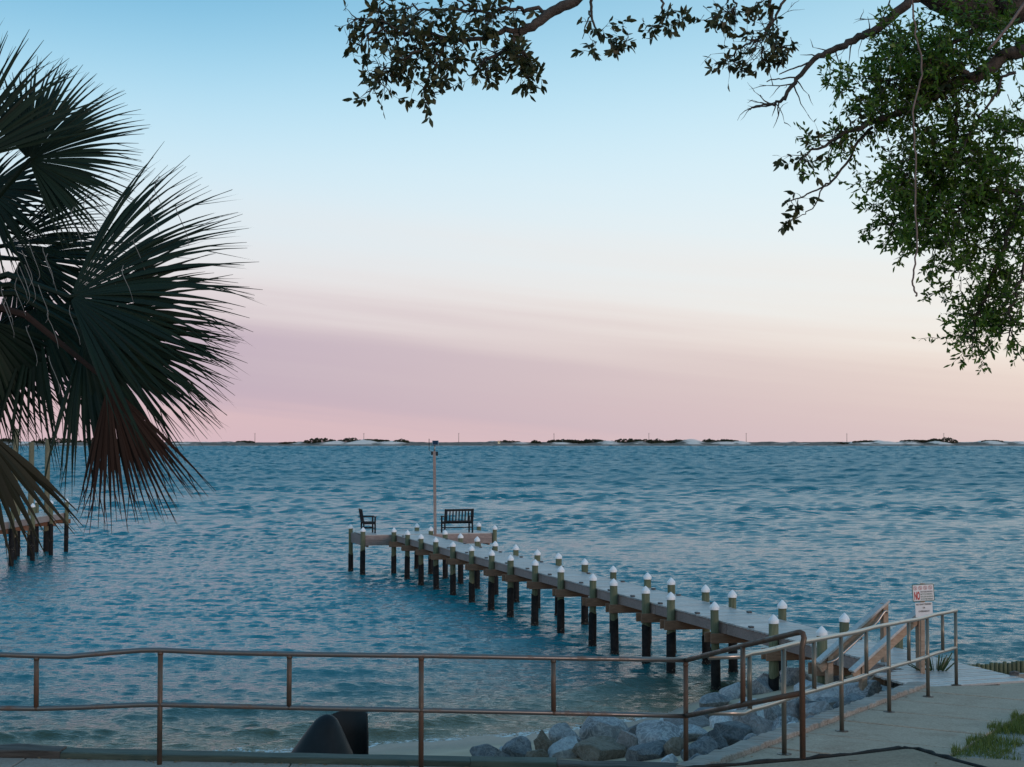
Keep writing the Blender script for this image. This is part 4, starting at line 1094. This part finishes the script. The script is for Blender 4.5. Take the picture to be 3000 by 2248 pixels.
TH = [(20, 46, 1284, 1300, 'far shrubs at the photo edge behind the mooring piles'), (159, 115, 1281, 1300, 'long far thicket seen through the hanging palm leaflets'), (274, 75, 1282, 1303, 'far thicket just left of the brown palm frond'),
 (715, 40, 1294, 1305, 'tiny low shrub beneath the first far utility pole'), (850, 56, 1297, 1305, 'low flat shrubs left of the big rounded thicket'), (940, 84, 1283, 1304, 'big rounded thicket left of the white dune face'),
 (1026, 58, 1283, 1297, 'thicket crowning the bright white dune'), (1092, 76, 1289, 1299, 'low thicket right of the second far utility pole'), (1177, 36, 1288, 1299, 'small domed shrub at the white dune end above the lamp post'),
 (1490, 58, 1291, 1302, 'oval thicket right beside the pale hut'), (1569, 26, 1290, 1302, 'lone small round shrub right of the pale hut'), (1655, 90, 1288, 1298, 'spiky-topped thicket under the fourth far pole'),
 (1690, 56, 1290, 1303, 'brownish thicket in front of spiky-topped one'), (1738, 76, 1288, 1303, 'broad brown thicket with a white dune to its right'), (1836, 86, 1286, 1301, 'wide green thicket left of the fifth far pole'),
 (1882, 66, 1287, 1303, 'round thicket directly beneath the fifth far pole'), (1918, 56, 1286, 1301, 'tall thicket directly right of the fifth far pole'), (1950, 66, 1291, 1303, 'low thicket in the middle of the longest run'),
 (1992, 60, 1289, 1302, 'thicket ending at a notch of white sand'), (2075, 30, 1286, 1300, 'narrow raised shrub right of the sand notch'), (2098, 64, 1291, 1303, 'squat dark thicket beside narrow raised shrub'),
 (2130, 56, 1287, 1300, 'ragged-topped thicket left of the sixth far pole'), (2470, 48, 1297, 1304, 'low scrub at the foot of the seventh far pole'), (2538, 66, 1294, 1300, 'thin line of shrubs right of the seventh far pole'),
 (2685, 86, 1291, 1300, 'long shrub slope climbing to the eastern dune top'), (2738, 34, 1286, 1298, 'shrub on the left shoulder of the highest dune'), (2772, 66, 1282, 1300, 'dark thicket on the highest dune under the last pole'), (2904, 50, 1291, 1300, 'isolated thicket near the photo edge on far shore')]
for a in TH: thicket(*a)
ORD = ['first', 'second', 'third', 'fourth', 'fifth', 'sixth', 'seventh', 'eighth']
for i, (pxx, yt, yb) in enumerate(((747, 1269, 1300), (1066, 1269, 1300), (1344, 1269, 1300), (1623, 1270, 1300), (1901, 1269, 1300), (2186, 1269, 1300), (2481, 1270, 1300), (2765, 1269, 1300))):
    dd = 1705; p = at(pxx, yt, dd); e = empty('utility_pole', (p.x, dd, 2), f'{ORD[i]} thin utility pole from the palm on the far island', 'utility pole', 'utility poles on the far island')
    MB().tube([(p.x, dd, 0), (p.x, dd, p.z)], [.34, .24], 7).build('pole', M['utility'], e, True)
    MB().beam((p.x - 1.0, dd, p.z - .9), (p.x + 1.0, dd, p.z - .9), .16, .18).build('crossarm', M['utility'], e)
hp = at(1462, 1301, 1640); hz = island_h(hp.x, 1640)
hut = empty('hut', (hp.x, 1640, hz), 'tiny pale yellow hut on the far dunes', 'hut')
MB().box((hp.x, 1640, hz + 1.3), (2.6, 2.6, 3.0)).build('wall', M['hutwall'], hut)
MB().prism([(hp.x - 1.7, 1638.3), (hp.x + 1.7, 1638.3), (hp.x + 1.7, 1641.7), (hp.x - 1.7, 1641.7)], hz + 2.82, hz + 3.1).build('roof', M['hutroof'], hut)
MB().box((hp.x + .3, 1638.68, hz + 1.5), (.8, .06, 1.0)).build('window', M['glass'], hut)

# ================================================================== PALM
def frond(parent, C, tip, half, n, mat, tilt=(0, 0), droop=.16, crown=None, seed=0, fill=.52, split=True):
    rg = random.Random(seed); C = Vector(C); tip = Vector(tip); A = tip - C; Rl = A.length; A.normalize()
    N = Vector((tilt[0], -1, tilt[1])); N = (N - A * N.dot(A)).normalized(); Bv = N.cross(A).normalized()
    mb = MB(); sp = 2 * half / n
    for i in range(n):
        th = -half + (i + .5) * sp + rg.uniform(-.25, .25) * sp
        D = (A * math.cos(th) + Bv * math.sin(th)); L_ = Rl * (.78 + .22 * math.cos(th * .8)) * rg.uniform(.9, 1.05)
        fold = rg.uniform(-.3, .3); bend = rg.uniform(.2, 1.5) * droop * .7; nb = rg.uniform(-.08, .10)
        W = Vector((0, 0, 0)); pts = []
        S = 9
        for k in range(S + 1):
            t = .03 + .97 * k / S
            c = C + D * (L_ * t) + N * (L_ * (.07 * math.sin(t * 2.4) - nb * t * t)) + Vector((0, 0, -L_ * bend * t ** 2.6)) - N * (L_ * .10 * (abs(th) / 1.6) ** 2 * t)
            w = .5 * sp * L_ * t * 1.34 if t < fill else .5 * sp * L_ * fill * 1.34 * max(0, (1 - t) / (1 - fill)) ** 1.05
            pts.append((c, max(w, .0012)))
        side = (D.cross(N)).normalized()
        vs = []
        for k, (c, w) in enumerate(pts):
            lift = N * (w * .55)
            vs += [c - side * w + lift * (1 if i % 2 else -1) * .4, c + N * w * .28, c + side * w + lift * (1 if i % 2 else -1) * .4]
        fs = []
        for k in range(S):
            a = 3 * k; fs += [(a, a + 1, a + 4, a + 3), (a + 1, a + 2, a + 5, a + 4)]
        mb.add(vs, fs)
        if split and rg.random() < .8:
            c, w = pts[-3]; e = pts[-1][0]; dv = (e - c); q = c + dv * 1.15 + side * rg.uniform(-.35, .35) * dv.length + Vector((0, 0, -.10 * dv.length))
            w = min(w, .0035); mb.add([c - side * w, c + side * w, q], [(0, 1, 2)])
    if crown is not None:
        k = Vector(crown); m_ = k.lerp(C, .5) + Vector((0, 0, .12)); mb.tube([k, m_, C, C + A * Rl * .45], [.028, .02, .014, .005], 6)
    return mb.build('frond', mat, parent)
CR = at(-150, 860, 8.5)
palm_base = Vector((CR.x - .25, CR.y, ground_z(CR.x - .25, CR.y)))
palm = empty('palm_tree', palm_base, 'dark fan palm at the photo edge with big drooping fronds', 'palm tree')
path_t = [palm_base + Vector((0, 0, -.2)), palm_base.lerp(CR, .35) + Vector((-.06, 0, 0)), palm_base.lerp(CR, .7) + Vector((-.02, 0, 0)), CR + Vector((0, 0, -.1)), CR + Vector((.02, 0, .15))]
mb = MB(); mb.tube(path_t, [.21, .17, .17, .2, .09], 14)
for k in range(70):
    t = random.uniform(.25, 1.0); c = palm_base.lerp(CR, t); a = random.uniform(0, 6.28); o_ = Vector((math.cos(a), math.sin(a), 0)); s_ = Vector((-o_.y, o_.x, 0)) * .045
    b0 = c + o_ * .15; mb.add([b0 - s_, b0 + s_, b0 + o_ * .13 + Vector((0, 0, .2)) + s_ * .5, b0 + o_ * .13 + Vector((0, 0, .2)) - s_ * .5], [(0, 1, 2, 3)])
mb.build('trunk', M['palmtrunk'], palm)
FR = [  # centre px, tip px, depth, half spread, leaflets, material, tilt, droop
 ((85, 470), (400, 290), 8.3, 100, 62, 'frond', (.15, .35), .10),
 ((205, 870), (745, 760), 8.0, 66, 60, 'frond', (.2, .45), .12),
 ((225, 930), (690, 1060), 8.15, 62, 52, 'frond', (.1, .2), .18),
 ((250, 980), (560, 1290), 8.25, 55, 40, 'frond', (.25, 0), .16),
 ((318, 1120), (440, 1530), 7.9, 30, 26, 'deadfrond', (.1, .1), .05),
 ((110, 900), (200, 1300), 8.7, 74, 52, 'frond', (-.1, .1), .10),
 ((-75, 1235), (110, 1600), 7.6, 27, 12, 'olivefrond', (.3, .3), .08),
 ((15, 720), (335, 655), 8.9, 42, 40, 'frond', (0, .5), .14),
 ((-110, 480), (10, 60), 8.05, 60, 44, 'frond', (.2, .3), .08),
 ((-40, 560), (150, 700), 8.75, 80, 44, 'frond', (-.3, .4), .22),
 ((-60, 930), (-20, 1300), 8.5, 70, 40, 'frond', (.2, .2), .1),
 ((60, 760), (330, 960), 9.1, 62, 44, 'frond', (.1, .3), .2),
 ((-100, 640), (90, 420), 8.9, 75, 40, 'frond', (0, .4), .15),
 ((-60, 1000), (230, 1090), 8.9, 60, 40, 'frond', (0, .2), .2),
 ((-300, 700), (-700, 600), 8.6, 80, 44, 'frond', (-.2, .3), .2),
 ((-250, 500), (-420, 60), 8.9, 80, 44, 'frond', (.1, .4), .1),
 ((-300, 950), (-560, 1300), 8.6, 70, 40, 'frond', (0, .2), .15),
]
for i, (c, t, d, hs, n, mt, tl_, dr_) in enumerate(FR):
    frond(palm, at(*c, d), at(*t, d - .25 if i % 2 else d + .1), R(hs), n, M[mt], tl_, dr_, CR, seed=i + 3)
mb = MB()
for k in range(22):       # pale curling threads
    c = at(random.uniform(-20, 520), random.uniform(480, 1150), random.uniform(7.5, 7.95)) if k % 2 else at(random.uniform(0, 170), random.uniform(600, 950), 7.8)
    a = random.uniform(-1, 1); pts = [c]
    for j in range(6): c = c + Vector((.02 * math.sin(a + j * .6), random.uniform(-.01, .01), -.035 + .012 * math.cos(a * 2 + j))); pts.append(c)
    mb.tube(pts, [.0022, .0022, .002, .002, .0018, .0014, .001], 4, False)
th_ = mb.build('leaf_threads', M['thread'], palm); th_['kind'] = 'stuff'

# ================================================================== OAK
oak_base = Vector((6.6, 9.6, 0)); oak_base.z = ground_z(oak_base.x, oak_base.y)
oak = empty('oak_tree', oak_base, 'spreading oak whose leafy branches hang into view from above', 'tree')
lim = MB(); LEAVES = MB(); SMALL = MB(); MOSS = MB()
def leaf(mbx, p, d, L_, W_, rg):
    d = d.normalized(); s = d.cross(Vector((rg.uniform(-1, 1), rg.uniform(-1, 1), rg.uniform(-1, 1))))
    if s.length < 1e-3: s = d.orthogonal()
    s.normalize(); n = d.cross(s); W_ *= .5; cv = rg.uniform(-.25, .35)
    mbx.add([p, p + d * L_ * .45 - s * W_ + n * L_ * cv * .3, p + d * L_ * .5 + n * L_ * cv * .22, p + d * L_ * .45 + s * W_ + n * L_ * cv * .3, p + d * L_ * .8 - s * W_ * .6 + n * L_ * cv * .1, p + d * L_ * .8 + s * W_ * .6 + n * L_ * cv * .1, p + d * L_ - n * L_ * cv * .2],
            [(0, 2, 1), (0, 3, 2), (1, 2, 4), (2, 3, 5), (2, 5, 6), (2, 6, 4)])
def wig(path, amp, rg, n=4):
    out = []
    for a, b in zip(path[:-1], path[1:]):
        for k in range(n): out.append(a.lerp(b, k / n) + Vector((rg.gauss(0, amp), rg.gauss(0, amp), rg.gauss(0, amp))))
    out.append(path[-1]); return out
def branch(pxs, d0, d1, r0, r1, amp=.012, seed=1):
    rg = random.Random(seed); n = len(pxs); P = [at(x, y, d0 + (d1 - d0) * i / (n - 1)) for i, (x, y) in enumerate(pxs)]
    P = wig(P, amp, rg); m_ = len(P); r0 *= 1.25; r1 *= 1.3; lim.tube(P, [r0 + (r1 - r0) * i / (m_ - 1) for i in range(m_)], 8 if r0 > .03 else 6); return P
def twig(p, d, L_, rg, kind, r0=.005, depth=0, gap=.05, drop=.25):
    d = d.normalized(); n = max(3, int(L_ / .045)); pts = [p]
    for k in range(n):
        d = (d + Vector((rg.gauss(0, .22), rg.gauss(0, .22), rg.gauss(0, .22) - drop * .12))).normalized(); p = p + d * (L_ / n); pts.append(p)
        if depth < 1 and rg.random() < .38: twig(p, d + Vector((rg.gauss(0, .8), rg.gauss(0, .8), rg.gauss(0, .8))), L_ * rg.uniform(.3, .6), rg, kind, r0 * .6, depth + 1, gap, drop)
        if kind == 'bare' : continue
        if kind == 'oak':
            if rg.random() < .18 + .36 * (k / n): leaf(LEAVES, p, d + Vector((rg.gauss(0, .8), rg.gauss(0, .8), rg.gauss(0, .8) - .35)), rg.uniform(.05, .10), rg.uniform(.024, .042), rg)
        else:
            for _ in range(3):
                if rg.random() < .85: leaf(SMALL, p + d * rg.uniform(-.02, .02), d + Vector((rg.gauss(0, .9), rg.gauss(0, .9), rg.gauss(0, .9) - .1)), rg.uniform(.032, .06), rg.uniform(.014, .022), rg)
    if kind == 'oak':
        for _ in range(rg.randint(1, 3)): leaf(LEAVES, p, d + Vector((rg.gauss(0, .7), rg.gauss(0, .7), rg.gauss(0, .7) - .3)), rg.uniform(.045, .085), rg.uniform(.024, .036), rg)
    lim.tube(pts, [r0 * (1 - .8 * k / n) for k in range(n + 1)], 4, False)
def sprout(P, n, L_, kind, rg, t0=0.0, t1=1.0, down=.3, r0=.005):
    for _ in range(n):
        t = rg.uniform(t0, t1) * (len(P) - 1.001); i = int(t); p = P[i].lerp(P[i + 1], t - i); ax = (P[i + 1] - P[i]).normalized()
        v = Vector((rg.gauss(0, 1), rg.gauss(0, .8), rg.gauss(0, 1) - down)); v = v - ax * v.dot(ax) * .6 + ax * rg.uniform(.2, .9)
        twig(p, v, L_ * rg.uniform(.5, 1.25), rg, kind, r0)
rg = random.Random(5)
# trunk and the great limbs (mostly outside the frame)
tr = MB(); tr.tube([oak_base + Vector((0, 0, -.3)), oak_base + Vector((-.1, 0, 1.2)), oak_base + Vector((-.3, .1, 2.6)), oak_base + Vector((-.6, .2, 3.8))], [.48, .36, .32, .30], 16)
tr.build('trunk', M['bark'], oak, True)
fork = oak_base + Vector((-.6, .2, 3.7))
def limb3(path, r0, r1, seed):
    rgl = random.Random(seed); P = wig(path, .02, rgl, 5); m_ = len(P); lim.tube(P, [r0 + (r1 - r0) * i / (m_ - 1) for i in range(m_)], 12); return P
L1 = limb3([fork, at(3350, 30, 9.8), at(3000, -20, 9.9), at(2900, 20, 10.0), at(2760, -30, 10.0), at(2500, -160, 10.1), at(2150, -230, 10.2), at(1900, -170, 10.2), at(1770, -60, 10.2)], .24, .05, 1)
L2 = limb3([fork, at(3400, 200, 9.6), at(3120, 60, 9.5), at(3000, 142, 9.5)], .15, .05, 2)
L3 = limb3([fork + Vector((0, 0, -.3)), at(3500, 600, 9.3), at(3200, 480, 9.4), at(3050, 560, 9.5)], .12, .035, 3)
# top branch: traced main limbs
def T(pts): return [(980 + x / 3.072, y / 3.072) for x, y in pts]
b1 = branch([(1770, -60)] + T([(2150, 10), (1960, 110), (1760, 250), (1660, 290)]), 10.2, 10.2, .034, .024, .006, 11)
b2 = branch(T([(1690, 280), (1530, 265), (1430, 315), (1340, 360), (1100, 350), (930, 320), (700, 290), (560, 300), (440, 285), (300, 310), (235, 330)]), 10.2, 10.1, .018, .004, .008, 12)
b3 = branch(T([(1660, 300), (1560, 430), (1450, 500), (1350, 540), (1290, 600)]), 10.2, 10.0, .016, .005, .008, 13)
b4 = branch(T([(1100, 350), (1000, 360), (850, 410), (700, 480), (560, 570), (430, 680), (320, 820)]), 10.15, 10.0, .012, .003, .008, 14)
b5 = branch(T([(1930, 110), (1720, 100), (1640, 75), (1450, 115), (1200, 90), (900, 80), (700, 60), (600, 95), (480, 60)]), 10.2, 10.3, .014, .003, .01, 15)
b6 = branch(T([(570, 290), (480, 220), (300, 180), (120, 165)]), 10.12, 10.05, .007, .002, .008, 16)
b7 = branch(T([(1000, 350), (960, 480), (900, 600), (830, 720), (800, 830)]), 10.1, 10.0, .008, .002, .01, 17)
b8 = branch(T([(1640, 380), (1700, 480), (1760, 600), (1750, 780)]), 10.15, 10.05, .007, .002, .01, 18)
b9 = branch(T([(1250, 100), (1100, 0), (1000, -60)]), 10.25, 10.3, .008, .004, .01, 19)
for P, n, L_ in ((b2, 42, .20), (b3, 26, .18), (b4, 36, .18), (b5, 38, .17), (b6, 16, .14), (b7, 26, .11), (b8, 26, .11)): sprout(P, n, L_, 'oak', rg, .08, 1, .35)
for (x, y, n, s) in ((790, 830, 7, .10), (1720, 740, 8, .10), (1400, 660, 6, .12), (900, 250, 8, .14), (1400, 180, 10, .16), (400, 110, 7, .13), (380, 700, 6, .12), (1100, 520, 8, .14), (1650, 560, 7, .12), (700, 130, 7, .14), (1100, 150, 8, .16), (560, 520, 6, .12), (980, 700, 6, .12)):
    c = at(980 + x / 3.072, y / 3.072 - 14, 10.05); s *= .72
    for _ in range(n): twig(c + Vector((rg.gauss(0, .03), rg.gauss(0, .05), rg.gauss(0, .03))), Vector((rg.gauss(0, 1), rg.gauss(0, .7), rg.gauss(0, 1) - .5)), s * rg.uniform(.6, 1.3), rg, 'oak', .003)
def U(pts): return [(1700 + x / 3.16, y / 3.16) for x, y in pts]
b10 = branch([(1775, -60)] + U([(100, 0), (95, 110), (130, 250), (210, 340), (300, 350)]), 10.2, 10.1, .011, .003, .006, 20)
b11 = branch([(1960, -170)] + U([(755, -20), (765, 100), (745, 200), (690, 310)]), 10.2, 10.1, .010, .003, .006, 21)
b12 = branch([(2300, -200)] + U([(1770, 0), (1760, 200), (1690, 330), (1560, 400), (1430, 490), (1330, 560)]), 10.2, 10.0, .014, .003, .008, 22)
b13 = branch([(2330, -190)] + U([(1890, 0), (1800, 180), (1750, 240), (1680, 400), (1690, 520)]), 10.2, 10.1, .010, .002, .008, 23)
b14 = branch([(2350, -180)] + U([(1400, -30), (1440, 60), (1330, 130), (1210, 160)]), 10.2, 10.1, .008, .002, .008, 24)
b15 = branch(U([(95, 100), (60, 200), (20, 360)]), 10.2, 10.2, .006, .002, .006, 25)
for P, n, L_ in ((b10, 5, .14), (b11, 7, .15), (b12, 16, .18), (b13, 14, .16), (b14, 10, .14)): sprout(P, n, L_, 'oak', rg, .45, 1, .5, .004)
for P, n, L_ in ((b12, 12, .2), (b13, 10, .2), (b14, 8, .15)): sprout(P, n, L_, 'bare', rg, .3, 1, .6, .004)
for (x, y, n, s) in ((390, 320, 7, .11), (160, 460, 6, .12), (340, 480, 4, .09), (690, 280, 6, .08), (950, 140, 3, .08), (830, 110, 3, .08), (1210, 140, 4, .1), (1860, 370, 7, .1), (1820, 440, 5, .09), (1390, 600, 4, .08), (1700, 600, 4, .08), (1650, 30, 6, .14), (1390, 200, 4, .1), (1880, 480, 4, .08)):
    c = at(1700 + x / 3.16, y / 3.16 - 8, 10.05); s *= .75
    for _ in range(n): twig(c + Vector((rg.gauss(0, .03), rg.gauss(0, .05), rg.gauss(0, .03))), Vector((rg.gauss(0, 1), rg.gauss(0, .7), rg.gauss(0, 1) - .5)), s * rg.uniform(.6, 1.2), rg, 'oak', .003)
# bare dark branch, right
b20 = branch([(2760, -30), (2665, 0), (2615, 47), (2553, 94), (2513, 112), (2463, 137), (2423, 156), (2383, 177), (2336, 232), (2300, 286), (2270, 305), (2235, 306), (2197, 322)], 10.0, 9.9, .030, .004, .006, 30)
sprout(b20, 26, .22, 'bare', rg, .15, .95, .1, .006)
branch([(2340, 228), (2290, 228), (2246, 240)], 9.95, 9.9, .005, .003, .004, 31); branch([(2385, 178), (2340, 195), (2283, 218)], 9.95, 9.9, .006, .003, .006, 32)
# mossy leafy limb, right
b21 = branch([(3000, 142), (2950, 163), (2861, 224), (2788, 250), (2720, 290), (2640, 330), (2560, 355), (2480, 392), (2420, 425), (2345, 462)], 9.5, 9.7, .040, .004, .008, 33)
b22 = branch([(2861, 224), (2800, 205), (2740, 220), (2660, 240), (2560, 235)], 9.5, 9.6, .018, .004, .01, 34)
b23 = branch([(2560, 373), (2506, 427), (2492, 463), (2437, 532), (2408, 550), (2354, 575), (2300, 593)], 9.7, 9.6, .009, .003, .004, 35)
b24 = branch([(2437, 532), (2415, 550), (2380, 610), (2350, 635), (2300, 650)], 9.65, 9.6, .005, .002, .004, 36)
b25 = branch([(2977, 210), (2937, 224), (2922, 271), (2893, 311), (2865, 344)], 9.3, 9.4, .009, .005, .004, 37)
b26 = branch([(2790, 250), (2810, 350), (2790, 440), (2740, 520), (2720, 600)], 9.6, 9.6, .014, .006, .01, 38)
b27 = branch([(3050, 560), (2980, 620), (2940, 720), (2900, 850), (2860, 930), (2842, 1005)], 9.5, 9.5, .016, .003, .01, 39)
b28 = branch([(3050, 560), (2960, 560), (2880, 560), (2800, 620), (2700, 640), (2600, 660)], 9.5, 9.6, .014, .003, .01, 40)
b29 = branch([(3050, 560), (3020, 700), (2990, 820), (2960, 930), (2950, 1000)], 9.4, 9.4, .012, .003, .01, 41)
b30 = branch([(2900, 20), (2850, 90), (2760, 150), (2680, 150), (2600, 120)], 9.9, 9.8, .02, .004, .01, 42)
b31 = branch([(2865, 344), (2830, 420), (2760, 470), (2680, 500), (2600, 520)], 9.5, 9.6, .009, .003, .01, 43)
for P, n in ((b21, 12), (b22, 10), (b30, 10)): sprout(P, n, .16, 'oak', rg, .2, 1, .2, .004)
sprout(b23, 5, .08, 'oak', rg, .85, 1, .1, .003); sprout(b24, 5, .07, 'oak', rg, .8, 1, .1, .003)
for P, n, L_ in ((b21, 60, .22), (b22, 54, .22), (b26, 40, .24), (b27, 56, .20), (b28, 80, .24), (b29, 44, .2), (b30, 70, .24), (b31, 60, .24)): sprout(P, n, L_, 'small', rg, .05, 1, .15, .004)
for (x, y, rx, ry, n) in ((2800, 120, 150, 100, 64), (2930, 80, 90, 90, 40), (2560, 225, 80, 40, 22), (2700, 180, 110, 70, 44), (2480, 245, 60, 25, 12), (2620, 300, 120, 60, 46), (2750, 330, 100, 70, 36), (2660, 430, 80, 70, 30), (2900, 440, 110, 90, 84), (2820, 540, 150, 90, 84), (2650, 600, 90, 80, 44), (2930, 600, 90, 90, 60), (2740, 690, 110, 70, 56), (2860, 720, 100, 60, 46), (2840, 860, 70, 60, 24), (2900, 900, 70, 50, 22), (2855, 960, 40, 40, 14), (2960, 800, 60, 60, 22), (2970, 330, 50, 60, 14), (2845, 1015, 18, 20, 4), (2960, 930, 40, 40, 7)):
    for _ in range(n):
        a = rg.uniform(0, 6.28); q = math.sqrt(rg.random())
        c = at(x + rx * q * math.cos(a), y + ry * q * math.sin(a), 9.7 + rg.gauss(0, .25)); twig(c, Vector((rg.gauss(0, 1) - .2, rg.gauss(0, .8), rg.gauss(0, .8) - .1)), rg.uniform(.10, .22), rg, 'small', .0032)
for P in (b21, b22):      # hanging tufts of moss on the limb
    for _ in range(70):
        t = rg.uniform(.2, .8) * (len(P) - 1.01); i = int(t); p = P[i].lerp(P[i + 1], t - i) + Vector((rg.gauss(0, .05), rg.gauss(0, .04), rg.gauss(-.02, .05)))
        for _k in range(4): leaf(MOSS, p, Vector((rg.gauss(0, .6), rg.gauss(0, .6), rg.gauss(-.6, .5))), rg.uniform(.03, .07), rg.uniform(.006, .016), rg)
lim.build('limbs', M['bark'], oak, True)
for nm, mbx, mt in (('crown', LEAVES, 'oakleaf'), ('small_leaved_crown', SMALL, 'vineleaf'), ('moss', MOSS, 'moss')):
    o = mbx.build(nm, M[mt], oak); o['kind'] = 'stuff'
# dangling dry vine
VP = [(2668, -20), (2675, 30), (2682, 100), (2697, 160), (2701, 220), (2688, 275), (2674, 330), (2676, 390), (2682, 450), (2682, 560), (2684, 660), (2688, 735), (2677, 790), (2673, 825), (2679, 850), (2688, 863), (2682, 868)]
mb = MB(); mb.tube(wig([at(x, y, 9.0) for x, y in VP], .003, rg, 3), .006, 6); tag(mb.build('hanging_vine', M['vine'], smooth=True), 'long thin dry vine dangling in front of the green foliage', 'vine')
mb = MB(); mb.tube([at(x, y, 8.7) for x, y in ((3060, -60), (3000, 12), (2960, 70), (2910, 130), (2895, 145))], .0095, 6); tag(mb.build('hanging_vine', M['vine'], smooth=True), 'short pale vine crossing the top corner beneath the thick limb', 'vine')
